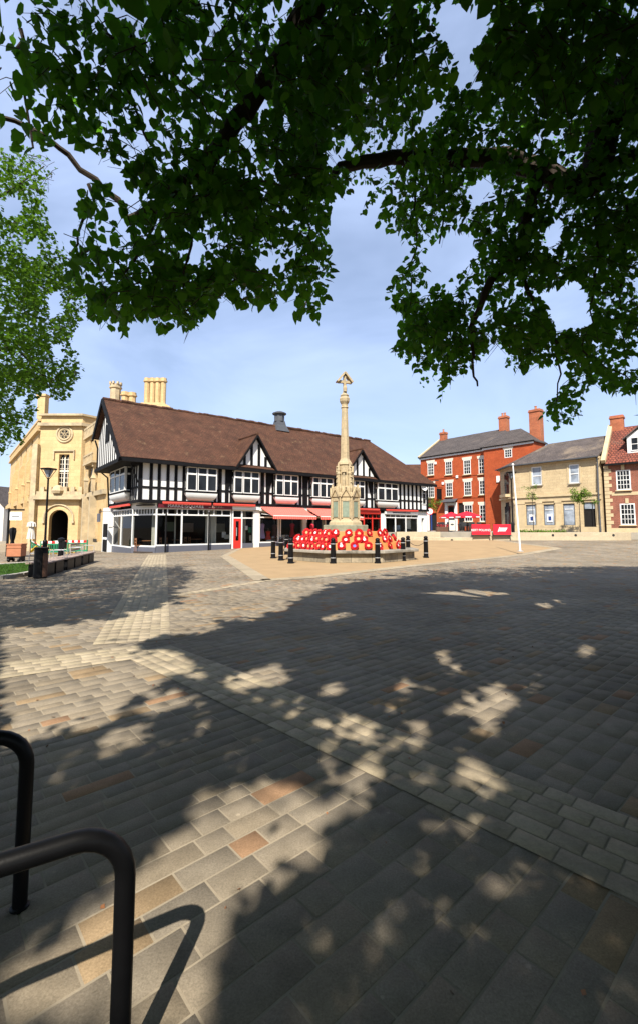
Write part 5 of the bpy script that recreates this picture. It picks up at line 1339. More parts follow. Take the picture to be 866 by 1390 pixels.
# planting along the wall
NP = 520
def leafcards(name, cen, ext, n, size, m, parent=None, seed=1):
    rg = np.random.default_rng(seed); c = np.array(cen) + rg.normal(0, 1, (n, 3)) * np.array(ext)
    return leaves(name, c, rg, size, m, parent)
def leaves(name, c, rg, size, m, parent=None, detail=False, droop=.5):
    n = len(c); az = rg.uniform(0, 2 * np.pi, n); el = rg.normal(-droop, .45, n)
    yv = np.stack([np.cos(az) * np.cos(el), np.sin(az) * np.cos(el), np.sin(el)], 1)
    up = np.array((0, 0, 1.0)) + rg.normal(0, .45, (n, 3)); xv = np.cross(yv, up); xv /= np.linalg.norm(xv, axis=1)[:, None] + 1e-9
    zv = np.cross(xv, yv); s = (size[0] + (size[1] - size[0]) * rg.random(n))[:, None]
    if detail:
        T = [(0, 0, 0), (0, .35, -.04), (0, .72, -.02), (0, 1.05, -.10), (-.30, -.06, .05), (-.50, .26, .09), (-.37, .64, .04), (.30, -.06, .05), (.50, .26, .09), (.37, .64, .04)]
        Fc = [(0, 1, 5, 4), (1, 2, 6, 5), (2, 3, 6, 6), (0, 7, 8, 1), (1, 8, 9, 2), (2, 9, 3, 3)]
        Fc = [(0, 4, 5, 1), (1, 5, 6, 2), (0, 1, 8, 7), (1, 2, 9, 8)]; Tri = [(2, 6, 3), (2, 3, 9)]
        Fq = [(0, 4, 5), (0, 5, 1), (1, 5, 6), (1, 6, 2), (2, 6, 3), (0, 1, 8), (0, 8, 7), (1, 2, 9), (1, 9, 8), (2, 3, 9)]
    else:
        T = [(0, 0, 0), (-.46, .4, .08), (0, 1.0, -.06), (.46, .4, .08)]; Fq = [(0, 2, 1), (0, 3, 2)]
    T = np.array(T); k = len(T)
    V = c[:, None, :] + s[:, None, :] * (T[None, :, 0:1] * xv[:, None] + T[None, :, 1:2] * yv[:, None] + T[None, :, 2:3] * zv[:, None])
    F = (np.arange(n)[:, None, None] * k + np.array(Fq)[None]).reshape(-1, 3)
    return fastmesh(name, V.reshape(-1, 3), F, m, parent)
rg = np.random.default_rng(5)
c = np.stack([rg.uniform(xw(705, 37), xw(768, 37), 900), rg.uniform(36.85, 37.2, 900), 1.08 + rg.random(900) * .22 * (rg.random(900) ** .5)], 1)
tag(leaves('bed_planting', c, rg, (.06, .13), MAT['leaf_small'], droop=-.4), kind='stuff')
# small street trees
def small_tree(px, py, Y, zb, cr, n, lab, hz, sparse=1.0, bend=0.0):
    p = at(px, py, Y); t = thing('young_tree', lab, 'tree', (p.x, Y, zb), group='small trees in front of the houses')
    h = p.z - zb; q = MB(); q.tube([(0, 0, 0), (bend * .5, 0, h * .5), (0, 0, h)], [.035, .03, .015], 6)
    rr = random.Random(int(px))
    for k in range(7): a = rr.uniform(0, 6.28); q.tube([(0, 0, h * rr.uniform(.72, .95)), (cr * .7 * math.cos(a), cr * .7 * math.sin(a), h + cr * rr.uniform(-.5, .8))], [.012, .004], 4)
    q.build('trunk', MAT['bark'], t)
    rg = np.random.default_rng(int(px)); cl = rg.normal(0, .45, (max(8, int(22 * sparse)), 3)) * np.array((cr, cr, cr * hz)); c = (cl[rg.integers(0, len(cl), n)] + rg.normal(0, .16 * cr, (n, 3))) + np.array((0, 0, h))
    leaves('crown', c, rg, (.07, .13), MAT['leaf_small'], t)
small_tree(785.5, 673, 38.4, 1.05, .72, 1400, 'small bright green tree on a thin stem left of the bank door', 1.0)
small_tree(722, 668, 38.4, 1.05, .62, 260, 'thin sparsely leaved sapling in front of the first bank window', 1.5, .6)
small_tree(583, 684, 50.5, TZ, .85, 1500, 'bushy green tree by the arched passage of the red brick house', .85)
# pub terrace: parasols, tables, chairs, boards, banners, people
def parasol(px, pyt, Y, rad, lab, closed=False):
    p = at(px, pyt, Y); t = thing('red_parasol', lab, 'parasol', (p.x, Y, TZ), group='red parasols on the pub terrace'); h = p.z - TZ
    q = MB(); n = 8; vs = []; fs = []
    for r, z in ((.0, h), (rad * .5, h - .22), (rad, h - .5), (rad, h - .68)):
        for k in range(n): a = 2 * math.pi * k / n + .2; vs.append((r * math.cos(a), r * math.sin(a), z))
    for i in range(3):
        for k in range(n): fs.append((i * n + k, i * n + (k + 1) % n, (i + 1) * n + (k + 1) % n, (i + 1) * n + k))
    q.add(vs, fs); q.build('canopy', MAT['banner'], t)
    q = MB()
    for k in range(n): a = 2 * math.pi * (k + .5) / n + .2; rr_ = rad * .93; s = Vector((-math.sin(a), math.cos(a), 0)); o_ = Vector((rr_ * math.cos(a), rr_ * math.sin(a), h - .6)); q.extr([o_ - s * .3 - Vector((0, 0, .05)), o_ + s * .3 - Vector((0, 0, .05)), o_ + s * .3 + Vector((0, 0, .05)), o_ - s * .3 + Vector((0, 0, .05))], (.02 * math.cos(a), .02 * math.sin(a), 0))
    q.build('valance_lettering', MAT['signwhite'], t)
    q = MB(); q.tube([(0, 0, 0), (0, 0, h)], .03, 8); q.lathe([(.28, 0), (.28, .06), (.05, .09)], 14); q.build('pole', MAT['iron'], t)
parasol(612, 695, 47.2, 1.25, 'red parasol in front of the white doorway, left one')
parasol(633, 694, 46.2, 1.45, 'red parasol right of the white doorway, the larger one')
PT, PC = None, None
for i, (px, Y, lab) in enumerate(((601, 45, 'dark pub table left of the board'), (630, 44.5, 'dark pub table under the larger parasol'), (641, 45.5, 'dark pub table beside the banners'))):
    if PT is None:
        PT = thing('pub_table', '', 'table', group='tables on the pub terrace')
        q = MB(); q.box(-.55, .55, -.4, .4, .7, .75); q.build('table_top', MAT['iron'], PT, bevel=.01)
        for sx in (-.45, .45):
            for sy in (-.32, .32): q = MB(); q.tube([(sx, sy, 0), (sx, sy, .7)], .03, 6); q.build('leg', MAT['iron'], PT)
        t = PT
    else: t = copy_tree(PT)
    x = xw(px, Y); t.location = (x, Y, TZ); t['label'] = lab
    for dx, dy, rz, sd in ((-.3, -.75, math.pi, 'near left'), (.35, -.75, math.pi, 'near right'), (0, .75, 0, 'far')):
        if PC is None:
            PC = thing('pub_chair', '', 'chair', group='chairs on the pub terrace')
            q = MB(); q.box(-.22, .22, -.22, .22, .43, .47); q.build('seat', MAT['iron'], PC, bevel=.01)
            q = MB(); q.box(-.22, .22, .19, .22, .5, .92); q.build('backrest', MAT['iron'], PC, bevel=.01)
            for sx in (-.19, .19):
                for sy in (-.19, .19): q = MB(); q.tube([(sx, sy, 0), (sx, sy, .43)], .02, 6); q.build('leg', MAT['iron'], PC)
            c = PC
        else: c = copy_tree(PC)
        c.location = (x + dx, Y + dy, TZ); c.rotation_euler.z = rz; c['label'] = 'dark chair on the %s side of the %s' % (sd, lab)
p = at(613.5, 722, 42.5)
ab = thing('pavement_board', 'grey framed chalk board standing at the front of the pub terrace', 'sign board', (p.x, 42.5, TZ))
q = MB(); q.box(-.32, .32, -.03, .03, .05, 1.15); o = q.build('frame', MAT['lead'], ab); q = MB(); q.box(-.26, .26, -.045, -.032, .12, 1.08); o = q.build('panel', MAT['cream'], ab)
q = MB(); q.lathe([(.17, 0), (.17, .01)], 14); o2 = q.build('board_print', MAT['lead'], o); o2.location = (0, -.048, .68); o2.rotation_euler.x = math.pi / 2; o2.scale = (1, .55, 1)
pt = thing('planter_box', 'dark planter box with red flowers left of the chalk board', 'planter', (xw(602.5, 43), 43, TZ))
q = MB(); q.box(-.75, .75, -.2, .2, 0, .45); q.build('box_body', MAT['brownpanel'], pt, bevel=.01)
rg = np.random.default_rng(9); c = np.stack([rg.uniform(-.7, .7, 260), rg.uniform(-.18, .18, 260), .45 + rg.random(260) * .2], 1); leaves('flowers', c, rg, (.05, .1), MAT['poppy'], pt, droop=-.3)
for pa, pb, lab, tx_ in ((640.5, 665.5, 'red pub banner with long white lettering, left one', 'BERT POLAND'), (669.5, 693.5, 'red pub banner with slanted white emblem, right one', None)):
    x0, x1 = xw(pa, 36.25), xw(pb, 36.25); t = thing('cafe_barrier_banner', lab, 'banner', ((x0 + x1) / 2, 36.32 if pa < 660 else 36.26, .80), group='red banners at the terrace edge'); W = x1 - x0
    q = MB(); q.box(-W / 2, W / 2, -.015, .015, .12, .95); q.build('panel', MAT['banner'], t)
    q = MB()
    for s in (-1, 1): q.tube([(s * W / 2, .02, 0), (s * W / 2, .02, 1.02)], .025, 6); q.box(s * W / 2 - .05, s * W / 2 + .05, -.2, .25, 0, .03)
    q.tube([(-W / 2, .02, .05), (W / 2, .02, .05)], .02, 6); q.build('banner_frame', MAT['iron'], t)
    if tx_: text('lettering', tx_, .24, MAT['signwhite'], t, (0, -.022, .48), (math.pi / 2, 0, 0), .003)
    else:
        q = MB()
        for k, (a, b, z) in enumerate(((-.2, .38, .60), (-.28, .33, .5), (-.34, .26, .4))): q.extr([(a, -.02, z), (b, -.02, z), (b + .05, -.02, z + .075), (a + .05, -.02, z + .075)], (0, -.004, 0))
        q.extr([(-.36, -.02, .36), (-.3, -.02, .36), (-.16, -.02, .72), (-.22, -.02, .72)], (0, -.006, 0))
        q.build('emblem', MAT['signwhite'], t)
def seated(px, Y, lab, top, hair, rz=0.0):
    p = at(px, 716, Y); root = tag(bpy.data.objects.new('person', bpy.data.meshes.new('person')), lab, 'person'); COL.objects.link(root)
    J = [((0, 0, .5), .15), ((0, .02, .75), .17), ((0, .02, 1.0), .16), ((0, 0, 1.12), .06), ((0, -.02, 1.27), .10)]
    E = [(0, 1), (1, 2), (2, 3), (3, 4)]
    for s in (-1, 1):
        b = len(J); J += [((s * .19, 0, 1.02), .065), ((s * .24, -.05, .78), .05), ((s * .16, -.25, .68), .04), ((s * .09, -.05, .47), .085), ((s * .11, -.42, .47), .07), ((s * .11, -.42, .1), .045), ((s * .11, -.54, .05), .045)]
        E += [(2, b), (b, b + 1), (b + 1, b + 2), (0, b + 3), (b + 3, b + 4), (b + 4, b + 5), (b + 5, b + 6)]
    me = root.data; me.from_pydata([j[0] for j in J], E, []); me.materials.append(MAT[top])
    sk = root.modifiers.new('skin', 'SKIN')
    for v, j in zip(me.skin_vertices[0].data, J): v.radius = (j[1], j[1] * .8)
    me.skin_vertices[0].data[0].use_root = True
    root.modifiers.new('sub', 'SUBSURF').render_levels = 1
    root.location = (p.x, Y, TZ); root.rotation_euler.z = rz; root.scale = (.72,) * 3
    q = MB(); q.lathe([(.02, 1.40), (.085, 1.37), (.118, 1.29), (.112, 1.22)], 12, (0, 0.0, 0)); q.build('hair', MAT[hair], root, smooth=True)
    q = MB(); q.lathe([(.05, 1.17), (.085, 1.2), (.097, 1.27), (.09, 1.34)], 12, (0, -.03, 0)); q.build('face', MAT['skin'], root, smooth=True)
MAT['skin'] = plain('skin', (.50, .28, .20), .6, .05, 5, 0)
seated(594, 52.5, 'grey haired person in dark jacket seated by the passage of the red house', 'darkcloth', 'silver', .5)

# ------------------------------------------------------------------ left hand side: lawn, bin, benches, posts, cart, parasols, sign, barriers
LX = [gnd(-60, 800).x - 10, 0]
lp = [tuple(gnd(*q)[:2]) for q in ((-150, 799), (-40, 790.5), (0, 786.5), (25, 783), (46, 778.5), (62, 773.5), (66, 769), (58, 765.5), (0, 769.5), (-150, 775))]
q = MB(); q.prism(lp, -.2, .075); tag(q.build('lawn_bed', MAT['grass']), kind='structure')
rg = np.random.default_rng(21); n = 60000
gx_, gy_ = rg.uniform(-19, -8, n), rg.uniform(12.5, 20.5, n); k_ = in_poly(lp, gx_, gy_) & (gx_ > -.78 * gy_ - 1.0); gx_, gy_ = gx_[k_], gy_[k_]; n = len(gx_)
a_ = rg.uniform(0, 6.28, n); h_ = rg.uniform(.03, .075, n); wv = .008
b0 = np.stack([gx_ - wv * np.cos(a_), gy_ - wv * np.sin(a_), np.full(n, .074)], 1); b1 = np.stack([gx_ + wv * np.cos(a_), gy_ + wv * np.sin(a_), np.full(n, .074)], 1)
b2 = np.stack([gx_ + rg.normal(0, .02, n), gy_ + rg.normal(0, .02, n), .074 + h_], 1)
MAT['blade'] = leaf_mat('grass_blade', (.03, .08, .012), (.07, .15, .02), (.08, .16, .02), .3)
tag(fastmesh('grass', np.stack([b0, b1, b2], 1).reshape(-1, 3), np.arange(3 * n).reshape(-1, 3), MAT['blade']), kind='stuff')
q = MB()
for a, b in zip(lp[:-2], lp[1:-1]):
    a_, b_ = Vector((a[0], a[1], 0)), Vector((b[0], b[1], 0)); L = (b_ - a_).length; d = (b_ - a_) / L; nn = max(1, round(L / .9)); n_ = Vector((d.y, -d.x, 0))
    for k in range(nn):
        p0, p1 = a_ + d * (L * (k + .005) / nn), a_ + d * (L * (k + .995) / nn)
        q.extr([p0 - Vector((0, 0, .1)), p1 - Vector((0, 0, .1)), p1 + n_ * .16 - Vector((0, 0, .1)), p0 + n_ * .16 - Vector((0, 0, .1))], (0, 0, .22))
tag(q.build('lawn_kerb', MAT['kerb'], bevel=.012), kind='structure')
p = gnd(54.5, 785)
bn = thing('litter_bin', 'black rounded litter bin with brown side panel at the lawn corner', 'bin', (p.x, p.y, 0), .3)
q = MB(); pr = [(.185 * math.cos(a), .17 * math.sin(a)) for a in np.linspace(0, 2 * math.pi, 20, endpoint=False)]; q.prism(pr, 0, .86); q.build('bin_body', MAT['black'], bn, bevel=.02)
q = MB(); pr = [(.2 * math.cos(a), .185 * math.sin(a)) for a in np.linspace(0, 2 * math.pi, 20, endpoint=False)]; q.prism(pr, .86, .91); q.build('lid', MAT['black'], bn, bevel=.01)
q = MB(); pr = [(.193 * math.cos(a), .178 * math.sin(a)) for a in np.linspace(-1.1, -.15, 8)] + [(.16 * math.cos(a), .14 * math.sin(a)) for a in np.linspace(-.15, -1.1, 8)]; q.prism(pr, .05, .74); q.build('side_panel', MAT['brownpanel'], bn)
BN0 = None
def bench():
    t = thing('slatted_bench', '', 'bench', group='benches along the lawn')
    for k in range(2):
        q = MB(); y = -.5 + 1.0 * k; q.box(-.24, .24, y - .42, y + .42, 0, .38); q.build('plinth', MAT['black'], t, bevel=.01)
    q = MB()
    for k in range(5): x = -.24 + .12 * k; q.box(x - .05, x + .05, -1.02, 1.02, .40, .445)
    q.build('seat', MAT['benchwood'], t, bevel=.006)
    for y in (-.95, .95):
        q = MB(); q.tube([(-.22, y, .44), (-.22, y, .68), (-.17, y, .72), (.17, y, .72), (.22, y, .68), (.22, y, .44)], .013, 8); q.build('armrest', MAT['silver'], t, smooth=True)
    return t
bdir = math.atan2(-1.15, 4.4) 
bp = [(-8.75, 14.7), (-9.28, 16.85), (-9.85, 19.0)]
for i, (x, y) in enumerate(bp):
    if BN0 is None: BN0 = bench(); t = BN0
    else: t = copy_tree(BN0)
    t.location = (x, y, gzf(x, y)); t.rotation_euler.z = .25
    t['label'] = ['slatted wooden bench on black plinths right beside the litter bin', 'slatted wooden bench, middle of the row of three', 'slatted wooden bench with backrest at the far end of the row'][i]
q = MB()
for k in range(3): q.box(-.27, -.24, -.9, .5, .55 + k * .11, .63 + k * .11)
q.build('backrest', MAT['benchwood'], t)
po = thing('ash_bin_post', 'short dark post bin standing behind the benches', 'post', (at(82.3, 760, 17.2).x, 17.2, 0))
q = MB(); q.lathe([(.1, 0), (.1, .95), (.12, .97), (.12, 1.08), (.02, 1.12)], 14); q.build('post_body', MAT['black'], po, smooth=True)
q = MB(); q.box(-.04, .17, -.08, .08, .72, .98); q.build('ash_box', MAT['black'], po, bevel=.01)
p = gnd(17.5, 763)
cb = thing('wheeled_planter_box', 'orange brown wooden box on a dark wheeled trolley behind the lawn', 'box', (p.x, p.y + .2, gzf(p.x, p.y)), .15)
q = MB(); q.box(-.29, .29, -.25, .25, .24, .74); o = q.build('box_body', MAT['terracotta'], cb, bevel=.01)
q = MB(); q.box(-.31, .31, -.27, .27, .60, .63); q.box(-.31, .31, -.27, .27, .74, .79); q.build('lid', MAT['terracotta'], cb, bevel=.01)
q = MB(); q.box(-.27, .27, -.22, .22, .18, .24); q.box(-.27, -.22, -.22, .22, .05, .18); q.box(.22, .27, -.22, .22, .05, .18); q.build('trolley', MAT['black'], cb)
for sx in (-.2, .2):
    for sy in (-.2, .2): q = MB(); q.tube([(sx - .03, sy, .075), (sx + .03, sy, .075)], .075, 12); q.build('wheel', MAT['black'], cb)
def closed_parasol(px, pb, Y, m, lab, r, h, zlo, base):
    p = at(px, pb, Y); z = gzf(p.x, Y); t = thing('closed_parasol', lab, 'parasol', (p.x, Y, z))
    q = MB(); n = 10; prof = [(r * .9, zlo), (r * .75, zlo + .3), (r * .5, zlo + .62), (r * .72, zlo + .8), (r * 1.0, h - .28), (r * .85, h - .06), (.03, h)]
    vs = []; fs = []
    for i, (rr_, z_) in enumerate(prof):
        for k in range(n * 2): a = math.pi * k / n + .25 * z_; s = rr_ * (1.0 if k % 2 else .72); vs.append((s * math.cos(a), s * math.sin(a), z_))
    W = n * 2
    for i in range(len(prof) - 1):
        for k in range(W): fs.append((i * W + k, i * W + (k + 1) % W, (i + 1) * W + (k + 1) % W, (i + 1) * W + k))
    q.add(vs, fs); q.build('folded_canopy', m, t)
    q = MB(); q.tube([(0, 0, 0), (0, 0, h)], .025, 8); q.build('pole', MAT['brownpanel'], t)
    q = MB(); q.lathe([(base, 0), (base, .06), (.05, .08)], 20); q.build('base', MAT['iron'], t)
closed_parasol(40.8, 752, 25.5, MAT['canvas'], 'white folded parasol on a dark base in front of the hall', .24, 1.95, .98, .45)
closed_parasol(16.2, 745, 29, MAT['darkcanvas'], 'black folded parasol behind the orange brown box', .2, 1.85, .35, .3)
sgn = thing('hanging_board_sign', 'white hanging sign board on a dark post at the left of the hall', 'sign', (at(9.6, 745, 28.5).x, 28.5, gzf(-20, 28.5)))
q = MB(); q.box(-.05, .05, -.05, .05, 0, 3.0); q.box(-.05, .95, -.04, .04, 2.88, 2.98); q.build('post', MAT['timber'], sgn)
q = MB(); q.box(.06, .82, -.02, .02, 2.28, 2.8); o = q.build('board', MAT['signwhite'], sgn); q = MB(); q.box(.2, .68, -.028, -.021, 2.5, 2.56); q.build('board_print', MAT['lead'], o)
BR0 = None
def barrier():
    t = thing('road_works_barrier', '', 'barrier', group='green plastic road works barriers')
    q = MB(); W = 1.5
    for z0, z1 in ((.14, .26), (.70, .78)): q.box(-W / 2, W / 2, -.03, .03, z0, z1)
    for s in (-1, 1): q.box(s * W / 2 - .04, s * W / 2 + .04, -.035, .035, .05, 1.0)
    k = -W / 2 + .14
    while k < W / 2 - .1: q.box(k, k + .035, -.02, .02, .26, .70); k += .115
    q.build('panel', MAT['green'], t)
    for i in range(6): q = MB(); a = -W / 2 + .05 + i * (W - .1) / 6; q.box(a, a + (W - .1) / 6, -.04, .04, .80, .97); q.build('reflective_strip', MAT['signwhite'] if i % 2 == 0 else MAT['signred'], t)
    for s in (-1, 1): q = MB(); q.box(s * W / 2 * .8 - .08, s * W / 2 * .8 + .08, -.3, .3, 0, .06); q.build('foot', MAT['yellow'], t)
    return t
for i, (px, Y, rz, lab) in enumerate(((70.5, 33.5, .15, 'green road works barrier with red and white strip left of the dark post'), (105.5, 34, -.08, 'green road works barrier with red and white strip right of the archway'), (88.5, 34.6, .5, 'green road works barrier in the middle, in front of the archway'))):
    if BR0 is None: BR0 = barrier(); t = BR0
    else: t = copy_tree(BR0)
    p = at(px, 740, Y); t.location = (p.x, Y, gzf(p.x, Y)); t.rotation_euler.z = rz; t['label'] = lab
t = copy_tree(BR0); p = at(56, 745, 33); t.location = (p.x, 33, gzf(p.x, 33) - .02); t.rotation_euler = (math.radians(-50), .5, 1.1); t['label'] = 'green road works barrier tipped over at the left end of the group'; t.location.z += .16

# ------------------------------------------------------------------ cycle stands in the foreground
def stand(x, y, lab):
    t = thing('cycle_stand', lab, 'cycle stand', (x, y, 0), math.atan2(-.5, -.86), 'black tubular cycle stands')
    q = MB(); H, L, r = .672, .75, .13; P = [(0, 0, -.02), (0, 0, .3), (0, 0, H - r)]
    P += [(r - r * math.cos(a), 0, H - r + r * math.sin(a)) for a in np.linspace(.2, math.pi / 2, 7)]
    P += [(L / 2, 0, H)] + [(L - p[0], 0, p[2]) for p in P[::-1]]
    q.tube(P, .027, 20); q.build('tube', MAT['tube_black'], t, smooth=True)
    for x_ in (0, L): q = MB(); q.lathe([(.034, -.004), (.034, .006), (.028, .012)], 18, (x_, 0, 0)); q.build('collar', MAT['tube_black'], t, smooth=True)
for i, lab in enumerate(('black tubular cycle stand in the front, its whole right leg in view', 'black tubular cycle stand behind the nearest one at the left edge', 'black cycle stand just outside on the left, third of its row', 'black cycle stand last of its row on the left, farthest back')):
    stand(-.533 - .652 * i, 1.33 + .59 * i, lab)
# ------------------------------------------------------------------ trees
# outline of the overhanging crown as the photo shows it (photo pixels)
CAN = union(
  [(-20, -20), (886, -20), (886, 330), (866, 345), (700, 330), (560, 300), (470, 215), (440, 215), (450, 240), (448, 275), (443, 300), (449, 370), (442, 398), (430, 436), (404, 442), (400, 415), (408, 390), (388, 396), (372, 410), (325, 412), (300, 393), (288, 415), (262, 440), (252, 457), (242, 440), (215, 446), (208, 430), (182, 424), (172, 448), (150, 450), (142, 432), (120, 433), (110, 400), (85, 385), (62, 360), (52, 335), (60, 315), (98, 305), (104, 270), (122, 250), (150, 246), (168, 262), (176, 240), (165, 222), (130, 205), (100, 196), (80, 188), (62, 215), (50, 235), (20, 250), (-20, 300)],
  [(426, 230), (560, 210), (560, 250), (520, 245), (512, 265), (486, 300), (500, 265), (495, 250), (480, 248), (470, 262), (452, 255), (448, 300), (440, 300)],
  [(538, 240), (598, 235), (630, 245), (625, 275), (610, 300), (604, 325), (580, 335), (578, 372), (586, 382), (560, 402), (590, 405), (615, 408), (628, 385), (632, 360), (650, 340), (640, 310), (655, 295), (680, 280), (690, 245), (740, 230), (886, 225), (886, 545), (850, 537), (812, 522), (790, 530), (788, 560), (755, 586), (735, 566), (752, 530), (775, 515), (765, 490), (745, 498), (712, 503), (682, 495), (688, 475), (670, 455), (652, 490), (630, 490), (600, 512), (572, 524), (566, 500), (545, 494), (526, 470), (535, 450), (548, 432), (524, 402), (528, 385), (545, 362), (547, 318), (510, 302)],
  [(590, 385), (640, 360), (660, 410), (640, 460), (655, 475), (640, 500), (602, 520), (603, 548), (597, 545), (596, 520), (560, 505), (530, 470), (540, 440), (570, 420)])
CAN &= ~union([(588, -5), (612, -5), (618, 20), (655, 8), (666, 34), (637, 66), (641, 84), (660, 103), (650, 122), (614, 112), (619, 82), (594, 50)],
  [(255, 322), (278, 322), (274, 352), (262, 366), (250, 352)], [(345, 350), (382, 325), (374, 362), (347, 368)], [(352, 95), (362, 95), (364, 140), (350, 150)],
  [(690, 388), (716, 384), (742, 420), (756, 452), (806, 440), (800, 400), (790, 380), (765, 382), (745, 392)], [(735, 310), (758, 292), (768, 318), (745, 345)], [(632, 255), (664, 232), (672, 252), (640, 285)],
  [(385, 150), (398, 160), (396, 180), (380, 172)], [(10, 75), (25, 65), (30, 90), (14, 96)], [(355, 255), (368, 250), (370, 262), (356, 268)], [(190, 15), (204, 22), (202, 38), (188, 32)], [(560, 168), (590, 130), (606, 150), (575, 178)], [(465, 182), (480, 186), (478, 204), (462, 202)], [(512, 70), (524, 60), (524, 86), (514, 92)], [(850, 485), (872, 480), (872, 500), (848, 500)])
# sunlit and shaded paving as the photo shows it
SH1 = union([(155, 882), (180, 868), (222, 858), (262, 862), (290, 848), (340, 842), (388, 828), (415, 808), (450, 792), (520, 784), (600, 772), (700, 766), (790, 757), (900, 750), (900, 1420), (300, 1420), (318, 1300), (335, 1240), (370, 1212), (420, 1195), (440, 1150), (410, 1125), (440, 1085), (400, 1060), (345, 1068), (300, 1082), (235, 1122), (205, 1128), (190, 1150), (150, 1205), (90, 1265), (0, 1300), (-60, 1300), (-60, 1020), (0, 1035), (56, 1006), (100, 994), (150, 966), (196, 936), (262, 918), (290, 900), (255, 893), (222, 886)])
SH2 = union([(-40, 800), (40, 783), (92, 775), (150, 770), (210, 767), (262, 772), (276, 782), (258, 797), (218, 800), (258, 818), (205, 823), (172, 838), (120, 838), (95, 848), (50, 850), (-40, 860)])
LIT = union([(610, 1040), (640, 1030), (668, 1048), (690, 1066), (676, 1082), (640, 1078), (618, 1060)], [(445, 985), (480, 968), (520, 985), (500, 1004), (450, 1000)], [(540, 1000), (575, 1005), (570, 1016), (540, 1012)], [(630, 960), (665, 936), (702, 950), (690, 968), (640, 985)],
  [(432, 1012), (450, 1008), (452, 1050), (434, 1064)], [(478, 1296), (520, 1225), (556, 1190), (562, 1212), (530, 1300)], [(612, 1112), (645, 1100), (640, 1140), (606, 1150)], [(660, 1185), (720, 1158), (738, 1176), (700, 1200), (670, 1215)], [(560, 1290), (600, 1240), (620, 1250), (590, 1300)],
  [(300, 925), (350, 908), (392, 905), (380, 922), (320, 940)], [(430, 838), (475, 828), (485, 836), (440, 846)], [(560, 805), (640, 800), (700, 806), (650, 814)], [(420, 1110), (470, 1050), (520, 1000), (530, 1010), (470, 1100), (440, 1140)], [(720, 820), (760, 812), (770, 822), (730, 828)], [(120, 1010), (170, 990), (215, 985), (200, 1003), (140, 1020)],
  [(185, 960), (250, 940), (262, 950), (200, 975)])
for _k in range(150):
    ex, ey = (NR.uniform(380, 680), NR.uniform(930, 1200)) if _k < 45 else (NR.uniform(60, 800), NR.uniform(860, 1290)) if _k < 75 else (NR.uniform(60, 440), NR.uniform(900, 1080))
    ra = NR.uniform(5, 15) if _k < 75 else NR.uniform(4, 10) * (.6 + (ey - 850) / 500); rb = ra * NR.uniform(.3, .7); th = NR.uniform(-.9, .3)
    dx_, dy_ = _gx - ex, _gy - ey; LIT |= ((dx_ * math.cos(th) + dy_ * math.sin(th)) / ra) ** 2 + ((-dx_ * math.sin(th) + dy_ * math.cos(th)) / rb) ** 2 < 1
# ragged, dappled margin: blurred outline against a noise laid out on the ground
def vnoise(x, y, s, seed):
    r = np.random.default_rng(seed).random((256, 256)); x, y = x / s + 1000, y / s + 1000
    xi, yi = np.floor(x).astype(int), np.floor(y).astype(int); fx, fy = x - xi, y - yi; fx, fy = fx * fx * (3 - 2 * fx), fy * fy * (3 - 2 * fy)
    g = lambda a, b: r[a % 256, b % 256]
    return (g(xi, yi) * (1 - fx) + g(xi + 1, yi) * fx) * (1 - fy) + (g(xi, yi + 1) * (1 - fx) + g(xi + 1, yi + 1) * fx) * fy
_u, _v = (_gx - CX) / FPX, (CY - _gy) / FPX; _rz = np.minimum(sT + _v * cT, -.02); _k = -CAMH / _rz
WXG, WYG = _u * _k, (cT - _v * sT) * _k
def blur(m, rx, ry):
    a = m.astype(float)
    for ax, r in ((1, rx), (0, ry)):
        for _ in range(2):
            c = np.cumsum(np.pad(a, [(r + 1, r) if k == ax else (0, 0) for k in (0, 1)], mode='edge'), axis=ax)
            n_ = a.shape[ax]; a = (np.take(c, np.arange(2 * r + 1, 2 * r + 1 + n_), axis=ax) - np.take(c, np.arange(0, n_), axis=ax)) / (2 * r + 1)
    return a
NZ = .6 * vnoise(WXG, WYG, .34, 1) + .4 * vnoise(WXG, WYG, .16, 2)
def ragged(m):
    far_, near_ = blur(m, 8, 3), blur(m, 13, 10); t = np.clip((_gy - 830) / 160, 0, 1); b_ = far_ * (1 - t) + near_ * t
    return b_ + (NZ - .5) * 1.25 * np.clip(1 - np.abs(2 * b_ - 1), 0, 1) ** .5 > .5
SH1, SH2 = ragged(SH1), ragged(SH2)
SHADE = (SH1 & ~LIT)
LITG = ~(SH1 | SH2) | LIT
_d = LITG.copy()
for _s in range(1, 4):
    for _ax in (0, 1): _d |= np.roll(LITG, _s, _ax) | np.roll(LITG, -_s, _ax)
LITG[425:] = _d[425:]
def ground_px(P):
    gx, gy = P[:, 0] + KX * P[:, 2], P[:, 1] + KY * P[:, 2]
    px, py, zc = proj(gx, gy, gz(gx, gy)); return px, py, zc
def view_ok(P, mask):
    px, py, zc = proj(P[:, 0], P[:, 1], P[:, 2]); infr = (zc > .05) & (px > -8) & (px < 874) & (py > -8) & (py < 1398)
    return ~infr | look(mask, np.clip(px, 0, 865), np.clip(py, 0, 1389), True)
def shade_ok(P, p=.93):
    px, py, zc = ground_px(P); bad = look(LITG, px, py, False) & (zc > .3)
    return ~bad | (NR.random(len(P)) > p)
def far_enough(P): return np.linalg.norm(P - np.array((0, 0, CAMH)), axis=1) > 1.75
